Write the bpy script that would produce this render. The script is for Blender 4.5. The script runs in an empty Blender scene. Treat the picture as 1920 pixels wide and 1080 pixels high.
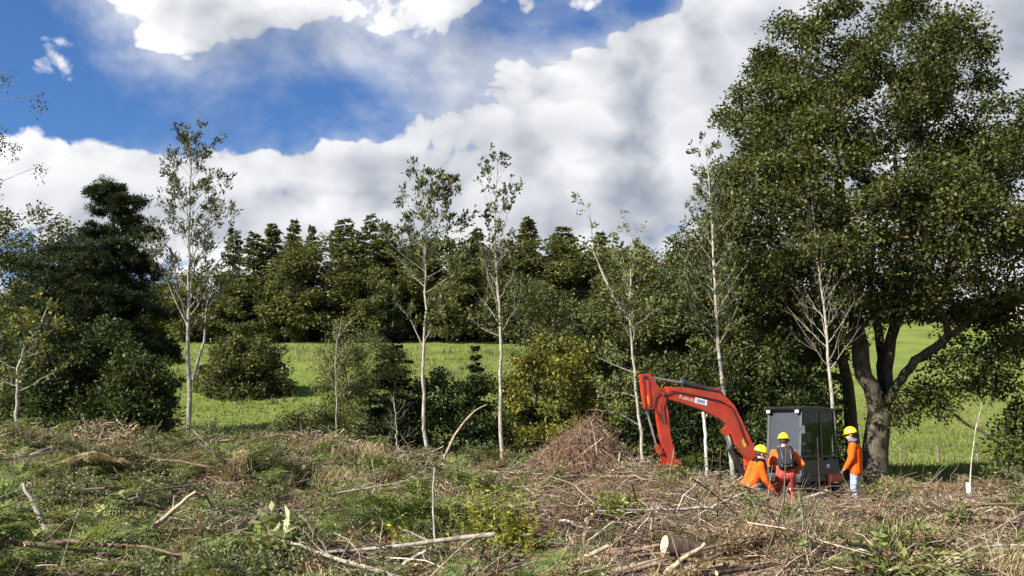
import bpy, bmesh, math, random
import numpy as np
from mathutils import Vector, Matrix

R = math.radians
rng = np.random.default_rng(7)
random.seed(7)
scene = bpy.context.scene
COL = scene.collection

# ------------------------------------------------------------------ camera
TILT = R(8.9); F = 1663.0; CAMZ = 1.7
cam_d = bpy.data.cameras.new('camera'); cam = bpy.data.objects.new('camera', cam_d); COL.objects.link(cam)
cam.location = (0, 0, CAMZ); cam.rotation_euler = (R(90) + TILT, 0, 0)
cam_d.sensor_width = 36; cam_d.lens = 36 * F / 1920; cam_d.clip_end = 3000; cam_d.clip_start = 0.1
scene.camera = cam

def ray(px, py):
    u = (px - 960) / F; v = (540 - py) / F
    return np.array([u, math.cos(TILT) - v * math.sin(TILT), math.sin(TILT) + v * math.cos(TILT)])
def P(px, py, Y):
    d = ray(px, py); t = Y / d[1]
    return np.array([d[0] * t, Y, CAMZ + d[2] * t])

# ------------------------------------------------------------------ sun, sky, exposure
SUN_EL = 33.0; SUN_AZ = 234.0          # azimuth clockwise from +Y (view direction)
sd = np.array([math.sin(R(SUN_AZ)) * math.cos(R(SUN_EL)), math.cos(R(SUN_AZ)) * math.cos(R(SUN_EL)), math.sin(R(SUN_EL))])
sl = bpy.data.lights.new('sun', 'SUN'); sun = bpy.data.objects.new('sun', sl); COL.objects.link(sun)
sl.energy = 5.0; sl.angle = R(0.55); sl.color = (1.0, 0.93, 0.82)
sun.rotation_euler = Vector((-sd[0], -sd[1], -sd[2])).to_track_quat('-Z', 'Y').to_euler()
sun.location = (-30, -10, 40)
vs = scene.view_settings
vs.view_transform = 'Standard'; vs.look = 'None'; vs.exposure = 1.28; vs.gamma = 1.0; vs.use_curve_mapping = False
scene.render.engine = 'CYCLES'
scene.cycles.use_denoising = True
scene.cycles.max_bounces = 6; scene.cycles.diffuse_bounces = 3; scene.cycles.glossy_bounces = 3
scene.cycles.transmission_bounces = 4; scene.cycles.transparent_max_bounces = 8
scene.cycles.use_adaptive_sampling = True; scene.cycles.adaptive_threshold = 0.02
scene.cycles.sample_clamp_indirect = 4

class NT:
    """short node-tree writer"""
    def __init__(s, tree): s.t = tree; s.n = tree.nodes; s.l = tree.links
    def new(s, typ, **kw):
        n = s.n.new(typ)
        for k, v in kw.items(): setattr(n, k, v)
        return n
    def put(s, sock, v):
        if isinstance(v, bpy.types.NodeSocket): s.l.new(v, sock)
        elif v is not None: sock.default_value = v
    def math(s, op, a, b=None, c=None, clamp=False):
        n = s.new('ShaderNodeMath', operation=op, use_clamp=clamp)
        for i, v in enumerate((a, b, c)):
            if v is not None: s.put(n.inputs[i], v)
        return n.outputs[0]
    def vec(s, op, a, b=None, sc=None):
        n = s.new('ShaderNodeVectorMath', operation=op)
        s.put(n.inputs[0], a)
        if b is not None: s.put(n.inputs[1], b)
        if sc is not None: s.put(n.inputs['Scale'], sc)
        return n.outputs['Value'] if op in ('DOT_PRODUCT', 'LENGTH') else n.outputs['Vector']
    def noise(s, v, scale, detail=4, rough=0.5, dist=0.0, out='Fac'):
        n = s.new('ShaderNodeTexNoise'); s.put(n.inputs['Vector'], v)
        n.inputs['Scale'].default_value = scale; n.inputs['Detail'].default_value = detail
        n.inputs['Roughness'].default_value = rough; n.inputs['Distortion'].default_value = dist
        return n.outputs[out]
    def smooth(s, v, a, b, lo=0.0, hi=1.0):
        n = s.new('ShaderNodeMapRange', interpolation_type='SMOOTHSTEP')
        s.put(n.inputs['Value'], v)
        n.inputs['From Min'].default_value = a; n.inputs['From Max'].default_value = b
        n.inputs['To Min'].default_value = lo; n.inputs['To Max'].default_value = hi
        return n.outputs['Result']
    def mix(s, f, a, b, typ='MIX'):
        n = s.new('ShaderNodeMix', data_type='RGBA', blend_type=typ)
        s.put(n.inputs[0], f); s.put(n.inputs[6], a); s.put(n.inputs[7], b)
        return n.outputs[2]

world = bpy.data.worlds.new('World'); scene.world = world; world.use_nodes = True
world.cycles.sampling_method = 'MANUAL'; world.cycles.sample_map_resolution = 512
def build_sky():
    t = world.node_tree; t.nodes.clear(); q = NT(t)
    sky = q.new('ShaderNodeTexSky', sky_type='NISHITA')
    sky.sun_disc = False; sky.sun_elevation = R(SUN_EL); sky.sun_rotation = R(SUN_AZ)
    sky.altitude = 200; sky.air_density = 1.0; sky.dust_density = 0.25; sky.ozone_density = 3.0
    skyc = q.mix(1.0, sky.outputs['Color'], (0.60, 0.87, 1.22, 1), 'MULTIPLY')
    d = q.new('ShaderNodeTexCoord').outputs['Generated']
    sep = q.new('ShaderNodeSeparateXYZ'); q.put(sep.inputs[0], d)
    az = q.math('ARCTAN2', sep.outputs[0], sep.outputs[1]); el = q.math('ARCSINE', sep.outputs[2])
    cb = q.new('ShaderNodeCombineXYZ'); q.put(cb.inputs[0], az); q.put(cb.inputs[1], el)
    ae = cb.outputs[0]
    def aez(px, py):
        v = ray(px, py); v = v / np.linalg.norm(v)
        return math.atan2(v[0], v[1]), math.asin(v[2])
    dd = q.vec('MULTIPLY', d, (1.0, 1.0, 1.35))
    # masses of cloud: (pixel of the centre, pixel radii, weight)
    blobs = [(410, 40, 200, 85, .34), (230, -80, 200, 60, .22), (110, 110, 260, 60, .02), (590, 0, 120, 40, .12),
             (1210, 160, 170, 150, .40), (1500, 60, 260, 180, .34), (1850, 150, 300, 300, .36), (900, 200, 210, 70, .34), (860, 60, 180, 60, .05),
             (450, 330, 420, 80, .24), (100, 350, 320, 100, .30), (1100, 330, 330, 70, .26), (740, 350, 130, 60, .22),
             (575, 375, 70, 34, -.14), (805, 275, 60, 26, -.12), (915, 278, 50, 22, -.12), (1080, 70, 90, 40, -.26), (620, 180, 230, 50, -.22),
             (130, 225, 240, 50, -.24), (1215, 5, 60, 30, -.35), (640, 100, 40, 26, .10), (600, 430, 900, 70, .16)]
    acc = None
    for (px, py, rx, ry, w) in blobs:
        a, e = aez(px, py); a1, _ = aez(px + rx, py); _, e1 = aez(px, py - ry)
        off = q.vec('MULTIPLY', q.vec('SUBTRACT', ae, (a, e, 0)), (1 / abs(a1 - a), 1 / abs(e1 - e), 0))
        g = q.math('MULTIPLY', q.math('POWER', 2.0, q.math('MULTIPLY', q.vec('DOT_PRODUCT', off, off), -1.2)), w)
        acc = g if acc is None else q.math('ADD', acc, g)
    # cover grows towards the horizon and towards the right, all round
    bank = q.math('ADD', q.math('MULTIPLY', el, -1.0), q.math('MULTIPLY', q.math('SINE', az), 0.22))
    bank = q.smooth(bank, -0.46, -0.10, -0.17, 0.13)
    acc = q.math('ADD', acc, bank)
    warp = q.noise(dd, 7.0, 3, 0.5, out='Color')
    wv = q.vec('ADD', dd, q.vec('SCALE', q.vec('SUBTRACT', warp, (.5, .5, .5)), sc=0.05))
    def puff(v, octs):
        tot = None
        for k in range(octs):
            f = q.math('ABSOLUTE', q.math('SUBTRACT', q.noise(q.vec('ADD', v, (k * 3.1, k * 1.7, k * .9)), 7.5 * 2.1 ** k, 0), 0.5))
            w = 1.1 * 0.52 ** k
            tot = q.math('MULTIPLY', f, w) if tot is None else q.math('MULTIPLY_ADD', f, w, tot)
        return tot
    def dens(v, dn, dv):
        return q.math('MULTIPLY_ADD', puff(v, dv), 0.62, q.math('MULTIPLY_ADD', q.noise(v, 5.2, dn, 0.55), 1.15, -0.20))
    n1 = dens(wv, 7, 4)
    n2 = dens(q.vec('ADD', wv, (-0.044, 0.0, 0.032)), 3, 2)
    D = q.math('ADD', n1, acc)
    alpha = q.smooth(D, 0.50, 0.58)
    wisp = q.noise(dd, 3.6, 8, 0.60, 0.25)
    thin = q.math('MULTIPLY', q.smooth(q.math('ADD', wisp, q.math('MULTIPLY', acc, 0.35)), 0.38, 0.66), 0.72)
    alpha = q.math('MAXIMUM', alpha, thin)
    lit = q.math('MULTIPLY_ADD', q.math('SUBTRACT', n1, n2), 2.1, 0.66, clamp=True)
    thick = q.smooth(D, 0.62, 0.98)
    low = q.smooth(q.noise(q.vec('MULTIPLY', dd, (1, 1, 2.2)), 3.1, 2, 0.5), 0.34, 0.62)
    under = None                                   # the grey undersides of the big masses
    for (px, py, rx, ry, w) in [(930, 250, 260, 36, .38), (1180, 390, 280, 45, .45), (1400, 270, 130, 110, .22), (520, 60, 90, 50, .15), (1700, 60, 260, 100, .30), (640, 300, 200, 30, .2)]:
        a, e = aez(px, py); a1, _ = aez(px + rx, py); _, e1 = aez(px, py - ry)
        off = q.vec('MULTIPLY', q.vec('SUBTRACT', ae, (a, e, 0)), (1 / abs(a1 - a), 1 / abs(e1 - e), 0))
        g = q.math('MULTIPLY', q.math('POWER', 2.0, q.math('MULTIPLY', q.vec('DOT_PRODUCT', off, off), -1.2)), w)
        under = g if under is None else q.math('ADD', under, g)
    lit = q.math('MULTIPLY', lit, q.math('SUBTRACT', 1.0, q.math('MULTIPLY', thick, q.math('MULTIPLY_ADD', low, 0.26, 0.05))))
    lit = q.math('MULTIPLY', lit, q.math('SUBTRACT', 1.0, under, clamp=True))
    cloud = q.mix(lit, (0.26, 0.31, 0.41, 1), (1.10, 1.10, 1.11, 1))
    b1 = q.new('ShaderNodeBackground'); q.put(b1.inputs[0], skyc); b1.inputs[1].default_value = 0.0505
    b2 = q.new('ShaderNodeBackground'); q.put(b2.inputs[0], cloud); b2.inputs[1].default_value = 0.395
    mx = q.new('ShaderNodeMixShader'); q.put(mx.inputs[0], alpha); q.l.new(b1.outputs[0], mx.inputs[1]); q.l.new(b2.outputs[0], mx.inputs[2])
    out = q.new('ShaderNodeOutputWorld'); q.l.new(mx.outputs[0], out.inputs[0])
build_sky()

# ------------------------------------------------------------------ materials
def mat_new(name):
    m = bpy.data.materials.new(name); m.use_nodes = True
    m.node_tree.nodes.clear(); return m, NT(m.node_tree)
def finish(q, sh):
    o = q.new('ShaderNodeOutputMaterial'); q.l.new(sh, o.inputs[0])
def leaf_material(name, trans=0.30, rough=0.5, spec=0.22):
    m, q = mat_new(name)
    c = q.new('ShaderNodeAttribute', attribute_name='Col').outputs['Color']
    p = q.new('ShaderNodeBsdfPrincipled'); q.put(p.inputs['Base Color'], c)
    p.inputs['Roughness'].default_value = rough; p.inputs['Specular IOR Level'].default_value = spec
    t = q.new('ShaderNodeBsdfTranslucent'); q.put(t.inputs[0], q.mix(1.0, c, (1.15, 1.1, 0.55, 1), 'MULTIPLY'))
    mx = q.new('ShaderNodeMixShader'); mx.inputs[0].default_value = trans
    q.l.new(p.outputs[0], mx.inputs[1]); q.l.new(t.outputs[0], mx.inputs[2]); finish(q, mx.outputs[0]); return m
def wood_material(name, streak=1.0, bands=0.0, bump=0.4, lich=0.0):
    m, q = mat_new(name)
    c = q.new('ShaderNodeAttribute', attribute_name='Col').outputs['Color']
    g = q.new('ShaderNodeTexCoord').outputs['Object']
    n = q.noise(q.vec('MULTIPLY', g, (9, 9, 2.2)), 2.0, 6, 0.62)
    f = q.smooth(n, 0.30, 0.70, 0.45, 1.35)
    cc = q.vec('SCALE', c, sc=f)
    if bands:
        b = q.noise(q.vec('MULTIPLY', g, (3, 3, 14)), 1.6, 4, 0.7)
        cc = q.mix(q.smooth(b, 0.56, 0.66, 0, bands), cc, (0.05, 0.042, 0.034, 1))
    if lich:
        l = q.noise(g, 3.0, 5, 0.6)
        cc = q.mix(q.smooth(l, 0.52, 0.66, 0, lich), cc, (0.17, 0.175, 0.10, 1))
    p = q.new('ShaderNodeBsdfPrincipled'); q.put(p.inputs['Base Color'], cc); p.inputs['Roughness'].default_value = 0.88
    p.inputs['Specular IOR Level'].default_value = 0.2
    bp = q.new('ShaderNodeBump'); bp.inputs['Strength'].default_value = bump; bp.inputs['Distance'].default_value = 0.03
    q.put(bp.inputs['Height'], n); q.l.new(bp.outputs[0], p.inputs['Normal']); finish(q, p.outputs[0]); return m
def plain(name, col, rough=0.5, metal=0.0, spec=0.5, var=0.25, scale=6.0, bump=0.0, dirt=None, dirt_amt=0.0, coat=0.0):
    m, q = mat_new(name)
    g = q.new('ShaderNodeTexCoord').outputs['Object']
    n = q.noise(g, scale, 6, 0.6)
    cc = q.vec('SCALE', col[:3], sc=q.smooth(n, 0.3, 0.7, 1 - var, 1 + var))
    if dirt:
        n2 = q.noise(g, scale * 0.6, 8, 0.7)
        cc = q.mix(q.smooth(n2, 0.48, 0.70, 0, dirt_amt), cc, (*dirt, 1))
    p = q.new('ShaderNodeBsdfPrincipled'); q.put(p.inputs['Base Color'], cc)
    q.put(p.inputs['Roughness'], q.smooth(n, 0.2, 0.8, max(0.02, rough - 0.08), min(1, rough + 0.12)))
    p.inputs['Metallic'].default_value = metal
    p.inputs['Specular IOR Level'].default_value = spec; p.inputs['Coat Weight'].default_value = coat
    if bump:
        bp = q.new('ShaderNodeBump'); bp.inputs['Strength'].default_value = min(1, bump * 1.8); bp.inputs['Distance'].default_value = 0.03
        q.put(bp.inputs['Height'], q.noise(g, scale * 2.5, 4, 0.6)); q.l.new(bp.outputs[0], p.inputs['Normal'])
    finish(q, p.outputs[0]); return m
def glass_material(name, tint, fac=0.25, rough=0.03):
    m, q = mat_new(name)
    t = q.new('ShaderNodeBsdfTransparent'); t.inputs[0].default_value = (*tint, 1)
    g = q.new('ShaderNodeBsdfGlossy'); g.inputs['Roughness'].default_value = rough; g.inputs[0].default_value = (.9, .95, 1, 1)
    fr = q.new('ShaderNodeLayerWeight'); fr.inputs[0].default_value = .5
    mx = q.new('ShaderNodeMixShader'); q.put(mx.inputs[0], q.math('MULTIPLY_ADD', q.math('POWER', fr.outputs['Facing'], 4.0), .3, fac, clamp=True))
    q.l.new(t.outputs[0], mx.inputs[1]); q.l.new(g.outputs[0], mx.inputs[2]); finish(q, mx.outputs[0]); return m

M_LEAF = leaf_material('foliage'); M_NEEDLE = leaf_material('needles', 0.15, 0.7, 0.08); M_DRY = leaf_material('dry_plants', 0.22, 0.75, 0.15)
M_BARK = wood_material('bark', bump=0.8, lich=0.35); M_BIRCH = wood_material('pale_bark', bands=0.6); M_TWIG = wood_material('twig_bark', bump=0.3)

# ------------------------------------------------------------------ mesh helpers
def mesh_np(name, V, faces, mat, parent=None, col=None, smooth=False, link=True):
    """faces: list of integer arrays (n,3) or (n,4)"""
    me = bpy.data.meshes.new(name)
    V = np.asarray(V, dtype=np.float32); me.vertices.add(len(V)); me.vertices.foreach_set('co', V.ravel())
    faces = [np.asarray(f, dtype=np.int32) for f in faces if len(f)]
    nl = sum(f.size for f in faces); npol = sum(len(f) for f in faces)
    me.loops.add(nl); me.polygons.add(npol)
    me.loops.foreach_set('vertex_index', np.concatenate([f.ravel() for f in faces]))
    tot = np.concatenate([np.full(len(f), f.shape[1], dtype=np.int32) for f in faces])
    st = np.concatenate([[0], np.cumsum(tot)[:-1]]).astype(np.int32)
    me.polygons.foreach_set('loop_start', st); me.polygons.foreach_set('loop_total', tot)
    if smooth: me.polygons.foreach_set('use_smooth', np.ones(npol, dtype=bool))
    me.update(calc_edges=True)
    if col is not None:
        at = me.color_attributes.new('Col', 'FLOAT_COLOR', 'POINT')
        c = np.ones((len(V), 4), dtype=np.float32); c[:, :3] = col; at.data.foreach_set('color', c.ravel())
    me.materials.append(mat)
    if not link: return me
    return link_obj(name, me, parent)
def link_obj(name, me, parent=None):
    o = bpy.data.objects.new(name, me); COL.objects.link(o)
    if parent is not None: o.parent = parent
    return o
def tag(o, label=None, cat=None, group=None, kind=None):
    if label: o['label'] = label
    if cat: o['category'] = cat
    if group: o['group'] = group
    if kind: o['kind'] = kind
    return o
def thing(name, label, cat, loc=(0, 0, 0), rz=0.0, group=None):
    o = bpy.data.objects.new(name, None); COL.objects.link(o); o.empty_display_size = 0.2
    o.location = tuple(float(v) for v in loc); o.rotation_euler = (0, 0, rz)
    return tag(o, label, cat, group)
def norm(v): return v / np.maximum(np.linalg.norm(v, axis=-1, keepdims=True), 1e-9)

def tubes(Pts, Rad, sides=5, cap=False):
    """Pts (M,K,3), Rad (M,K) -> verts, quads"""
    M, K, _ = Pts.shape
    T = np.empty_like(Pts); T[:, 1:-1] = Pts[:, 2:] - Pts[:, :-2]; T[:, 0] = Pts[:, 1] - Pts[:, 0]; T[:, -1] = Pts[:, -1] - Pts[:, -2]
    T = norm(T); ref = np.where(np.abs(T[..., 2:3]) > 0.9, np.array([1., 0, 0]), np.array([0, 0, 1.]))
    A = norm(np.cross(T, ref)); B = np.cross(T, A)
    an = np.arange(sides) * 2 * math.pi / sides
    ring = A[:, :, None] * np.cos(an)[None, None, :, None] + B[:, :, None] * np.sin(an)[None, None, :, None]
    V = (Pts[:, :, None] + ring * Rad[:, :, None, None]).reshape(-1, 3)
    m, k, s = np.meshgrid(np.arange(M), np.arange(K - 1), np.arange(sides), indexing='ij')
    b = (m * K + k) * sides; s2 = (s + 1) % sides
    Q = np.stack([b + s, b + s2, b + sides + s2, b + sides + s], -1).reshape(-1, 4)
    return V, Q
class Acc:
    """collects vertices, quads, colours for one mesh"""
    def __init__(s): s.V = []; s.Q = []; s.T = []; s.C = []; s.n = 0
    def add(s, V, Q=None, C=None, T=None):
        V = np.asarray(V).reshape(-1, 3)
        if Q is not None and len(Q): s.Q.append(np.asarray(Q) + s.n)
        if T is not None and len(T): s.T.append(np.asarray(T) + s.n)
        C = np.asarray(C, dtype=float)
        if C.ndim == 1: C = np.tile(C, (len(V), 1))
        s.V.append(V); s.C.append(C); s.n += len(V)
    def build(s, name, mat, parent=None, smooth=False, link=True, org=None):
        V = np.concatenate(s.V)
        if org is not None: V = V - np.asarray(org)
        f = ([np.concatenate(s.Q)] if s.Q else []) + ([np.concatenate(s.T)] if s.T else [])
        return mesh_np(name, V, f, mat, parent, np.concatenate(s.C), smooth, link)

def leaf_quads(pos, axis, nrm, L, W, col):
    """one pointed leaf per row; returns V,Q,C"""
    n = len(pos); axis = norm(axis); side = norm(np.cross(axis, nrm)); up = np.cross(side, axis)
    L = np.broadcast_to(L, (n,))[:, None]; W = np.broadcast_to(W, (n,))[:, None]
    V = np.stack([pos, pos + axis * L * .48 + side * W * .5 + up * W * .12, pos + axis * L, pos + axis * L * .48 - side * W * .5 + up * W * .12], 1).reshape(-1, 3)
    Q = np.arange(n * 4).reshape(-1, 4)
    return V, Q, np.repeat(col, 4, axis=0)
def rand_dirs(n, r=rng): return norm(r.normal(size=(n, 3)))
def pick_cols(cols, n, r, spread=0.22):
    """random leaf colours from a list of (rgb, weight)"""
    c = np.array([x[0] for x in cols], dtype=float); w = np.array([x[1] for x in cols], dtype=float); w /= w.sum()
    out = c[r.choice(len(c), n, p=w)]
    return np.clip(out * (1 + r.normal(0, spread, (n, 1))) * (1 + r.normal(0, 0.06, (n, 3))), 0.004, 1)

# value noise -------------------------------------------------------
_perm = np.random.default_rng(3).random((256, 256))
def vnoise(x, y, seed=0):
    x = np.asarray(x, float) + seed * 17.3; y = np.asarray(y, float) + seed * 9.1
    xi = np.floor(x).astype(int); yi = np.floor(y).astype(int); fx = x - xi; fy = y - yi
    fx = fx * fx * (3 - 2 * fx); fy = fy * fy * (3 - 2 * fy)
    g = lambda a, b: _perm[a & 255, b & 255]
    return (g(xi, yi) * (1 - fx) + g(xi + 1, yi) * fx) * (1 - fy) + (g(xi, yi + 1) * (1 - fx) + g(xi + 1, yi + 1) * fx) * fy
def fbm(x, y, seed=0, oct=4):
    t = 0; a = 0.5
    for k in range(oct): t = t + a * (vnoise(x * 2 ** k, y * 2 ** k, seed + k) - .5); a *= .5
    return t
def sstep(v, a, b):
    t = np.clip((v - a) / (b - a), 0, 1); return t * t * (3 - 2 * t)

# ------------------------------------------------------------------ terrain
def H(x, y):
    x = np.asarray(x, float); y = np.asarray(y, float)
    s = x / np.maximum(y, 6)
    prof = np.interp(x, [-40, -12.4, -9, -5.5, -1.6, 2.5, 4.2, 5.6, 8, 14, 40], [1.3, 1.12, .85, .88, .36, .34, .22, -.08, -.16, -.18, -.5])
    near = prof * sstep(y, 9.5, 22)
    near = near + sstep(y, 5, 9) * (1 - sstep(y, 25, 29)) * (1.35 * fbm(x / 2.4, y / 1.8, 5) + 0.30 * fbm(x / .62, y / .62, 9, 3)) * (1 - 0.92 * np.exp(-((x - 6.4) / 3.0) ** 2 - ((y - 19.6) / 4.6) ** 2))
    zl = np.interp(y, [26, 32, 38, 45, 50, 60, 80, 112, 160, 400], [.3, -.05, -.1, .7, 1.9, 3.9, 7.4, 12.4, 18.5, 42])
    zr = np.interp(y, [26, 31, 36, 44, 52, 60, 70, 80, 95, 115, 140, 170, 220, 400], [-.35, -.45, -.35, .0, .55, 1.2, 2.1, 3.2, 5.4, 9.2, 14.6, 21.5, 29, 46])
    b = sstep(s, -0.05, 0.32); far = zl * (1 - b) + zr * b + 0.5 * fbm(x / 9, y / 9, 2) * sstep(y, 32, 50)
    w = sstep(y, 25.5, 33)
    return near * (1 - w) + far * w
def H1(x, y): return float(H(np.array([x]), np.array([y]))[0])
def ground_hit(px, py, y0=6.5, y1=200):
    """first point of the ground along a pixel's ray"""
    ys = np.concatenate([np.arange(y0, 40, .08), np.arange(40, y1, .4)]); d = ray(px, py); t = ys / d[1]
    z = CAMZ + d[2] * t; g = H(d[0] * t, ys); i = np.argmax(z <= g)
    if z[i] > g[i]: i = -1
    return np.array([d[0] * t[i], ys[i], g[i]])

def build_ground():
    xs = np.concatenate([-np.geomspace(30, 380, 40)[::-1], np.arange(-29.6, 29.8, .42), np.geomspace(30, 380, 40)])
    ys = np.concatenate([np.arange(-30, 5, 2.5), np.arange(5, 36, .36), np.geomspace(36, 420, 95)])
    X, Y = np.meshgrid(xs, ys); Z = H(X, Y); nx = len(xs); ny = len(ys)
    V = np.stack([X, Y, Z], -1).reshape(-1, 3)
    i, j = np.meshgrid(np.arange(ny - 1), np.arange(nx - 1), indexing='ij'); b = i * nx + j
    Q = np.stack([b, b + 1, b + nx + 1, b + nx], -1).reshape(-1, 4)
    m, q = mat_new('ground')
    g = q.new('ShaderNodeTexCoord').outputs['Object']; sp = q.new('ShaderNodeSeparateXYZ'); q.put(sp.inputs[0], g)
    n1 = q.noise(g, 0.16, 5, 0.6); n2 = q.noise(g, 1.3, 6, 0.65); n3 = q.noise(g, 14, 4, 0.6)
    grass = q.mix(q.smooth(n1, .35, .65), (0.100, 0.145, 0.024, 1), (0.170, 0.205, 0.045, 1))
    grass = q.mix(q.smooth(n2, .45, .75, 0, .55), grass, (0.20, 0.20, 0.07, 1))
    grass = q.vec('SCALE', grass, sc=q.smooth(n3, .2, .8, .72, 1.22))
    soil = q.mix(q.smooth(n2, .35, .65), (0.040, 0.026, 0.017, 1), (0.13, 0.088, 0.055, 1))
    soil = q.mix(q.smooth(n3, .5, .7, 0, .6), soil, (0.20, 0.15, 0.095, 1))
    edge = q.math('ADD', sp.outputs[1], q.math('MULTIPLY', n2, 3.0))
    c = q.mix(q.smooth(edge, 27.0, 32.0), soil, grass)
    p = q.new('ShaderNodeBsdfPrincipled'); q.put(p.inputs['Base Color'], c); p.inputs['Roughness'].default_value = .95; p.inputs['Specular IOR Level'].default_value = .1
    bp = q.new('ShaderNodeBump'); bp.inputs['Strength'].default_value = .8; bp.inputs['Distance'].default_value = .08
    q.put(bp.inputs['Height'], n3); q.l.new(bp.outputs[0], p.inputs['Normal']); finish(q, p.outputs[0])
    tag(mesh_np('ground', V, [Q], m, smooth=True), kind='structure')
build_ground()

# ------------------------------------------------------------------ trees and bushes
def rows_world(rows, Y):
    out = []
    for (py, xl, xr) in rows:
        a = P(xl, py, Y); b = P(xr, py, Y); out.append((a[2], (a[0] + b[0]) / 2, (b[0] - a[0]) / 2))
    return sorted(out)
def crown_points(rw, Y, n, r, depth=0.9, shell=1.0, lump=0.22, seed=0, front=0.0):
    """points inside a crown whose outline is given row by row"""
    z = np.array([a[0] for a in rw]); cx = np.array([a[1] for a in rw]); hw = np.array([a[2] for a in rw])
    zz = np.linspace(z[0], z[-1], 200); w = np.interp(zz, z, hw) ** 1.7 + 1e-3; w /= w.sum()
    zs = r.choice(zz, n, p=w) + r.uniform(-.5, .5, n) * (zz[1] - zz[0])
    ph = r.uniform(0, 2 * math.pi, n); rr = r.random(n) ** (1 / (2 + 2.2 * shell))
    k = 1 + lump * (2 * vnoise(ph * 2.2 + seed * 5, zs * (4.0 / max(1.0, (z[-1] - z[0]) / 2.5)) + seed, seed) - 1.1)
    h = np.interp(zs, z, hw) * k
    return np.stack([np.interp(zs, z, cx) + rr * np.cos(ph) * h, Y + rr * np.sin(ph) * h * depth + front, zs], -1)

def grow(base, att, r, seg=0.45, up=0.25, wig=0.10):
    """branches from the stem nodes to every point of the crown; returns nodes, parents, number of tips above each node"""
    pos = [np.array(p, float) for p in base]; par = [-1] + list(range(len(base) - 1)); pl = [0.0]
    for i in range(1, len(base)): pl.append(pl[-1] + np.linalg.norm(pos[i] - pos[i - 1]))
    A = np.array(pos); L = np.array(pl)
    start = max(1, len(base) // 3); root = A[-1]
    order = np.argsort(np.linalg.norm(att - root, axis=1)); tips = []
    for k in order:
        a = att[k]; dv = a - A[start:]; d = np.linalg.norm(dv, axis=1)
        cost = d + 0.22 * L[start:] + up * np.maximum(0, -dv[:, 2]) * 2.0
        j = int(np.argmin(cost)) + start; s0 = A[j]; dist = d[j - start]
        n = max(2, int(dist / seg) + 1); pj = par[j]
        pd = norm(s0 - A[pj]) if pj >= 0 else np.array([0, 0, 1.])
        mid = s0 + (a - s0) * .5 + pd * dist * .16 + np.array([0, 0, .06 * dist]) + r.normal(0, wig * dist * .5, 3)
        new = []
        for i in range(1, n + 1):
            t = i / n; new.append((1 - t) ** 2 * s0 + 2 * t * (1 - t) * mid + t * t * a + (r.normal(0, wig * .12 * dist / n, 3) if i < n else 0))
        b = len(A); A = np.vstack([A, new]); ll = np.linalg.norm(np.diff(np.vstack([s0, new]), axis=0), axis=1)
        L = np.concatenate([L, L[j] + np.cumsum(ll)]); par += [j] + list(range(b, b + n - 1)); tips.append(b + n - 1)
    cnt = np.zeros(len(A)); cnt[tips] = 1
    for i in range(len(A) - 1, 0, -1): cnt[par[i]] += cnt[i]
    return A, np.array(par), cnt, tips

def wood_mesh(acc, A, par, rad, col, r, sides=6, skip=0.0):
    ch = [[] for _ in par]
    for i, p in enumerate(par):
        if p >= 0: ch[p].append(i)
    stack = [(0, -1)]
    while stack:
        i, frm = stack.pop(); path = ([frm] if frm >= 0 else []) + [i]
        while ch[path[-1]]:
            kids = sorted(ch[path[-1]], key=lambda k: -rad[k])
            for k in kids[1:]: stack.append((k, path[-1]))
            path.append(kids[0])
        if len(path) < 2: continue
        pr = rad[path].copy()
        if frm >= 0: pr[0] = min(pr[0], pr[1] * 1.25)
        if pr.max() < skip: continue
        sd_ = sides if pr.max() > .05 else 4 if pr.max() > .018 else 3
        V, Q = tubes(A[path][None], pr[None], sd_)
        c = np.tile(col, (len(V), 1)) * (1 + r.normal(0, .08, (len(V), 1)))
        acc.add(V, Q, c)

def leaf_clumps(acc, tips, r, n, rc, L, W, cols, flat=0.75, up=0.7, droop=0.15, center=None, hang=0.0, cs=0.16):
    """n leaves round every tip"""
    m = len(tips); tone = 1 + r.normal(0, cs, m)
    idx = np.repeat(np.arange(m), n); N = len(idx)
    off = rand_dirs(N, r) * (r.random(N) ** .5)[:, None] * (rc * (0.65 + 0.7 * r.random(m)))[idx][:, None]
    off[:, 2] *= flat
    if hang: off[:, 2] -= r.random(N) ** 2 * hang
    pos = tips[idx] + off
    ax = norm(off + r.normal(0, rc * .6, (N, 3))); ax[:, 2] -= droop + (0.8 if hang else 0)
    nr = rand_dirs(N, r); nr[:, 2] = np.abs(nr[:, 2]) + up
    c = pick_cols(cols, N, r) * tone[idx][:, None]
    sz = r.uniform(.7, 1.3, N)
    V, Q, C = leaf_quads(pos, ax, nr, L * sz, W * sz, np.clip(c, .004, 1)); acc.add(V, Q, C)

def stem_nodes(path, Y, n=10, bend=0.0):
    """pixel path of a stem at depth Y -> world nodes"""
    p = np.array([P(a[0], a[1], Y + (a[2] if len(a) > 2 else 0)) for a in path])
    t = np.concatenate([[0], np.cumsum(np.linalg.norm(np.diff(p, axis=0), axis=1))]); u = np.linspace(0, t[-1], n)
    return np.stack([np.interp(u, t, p[:, k]) for k in range(3)], -1)

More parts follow.
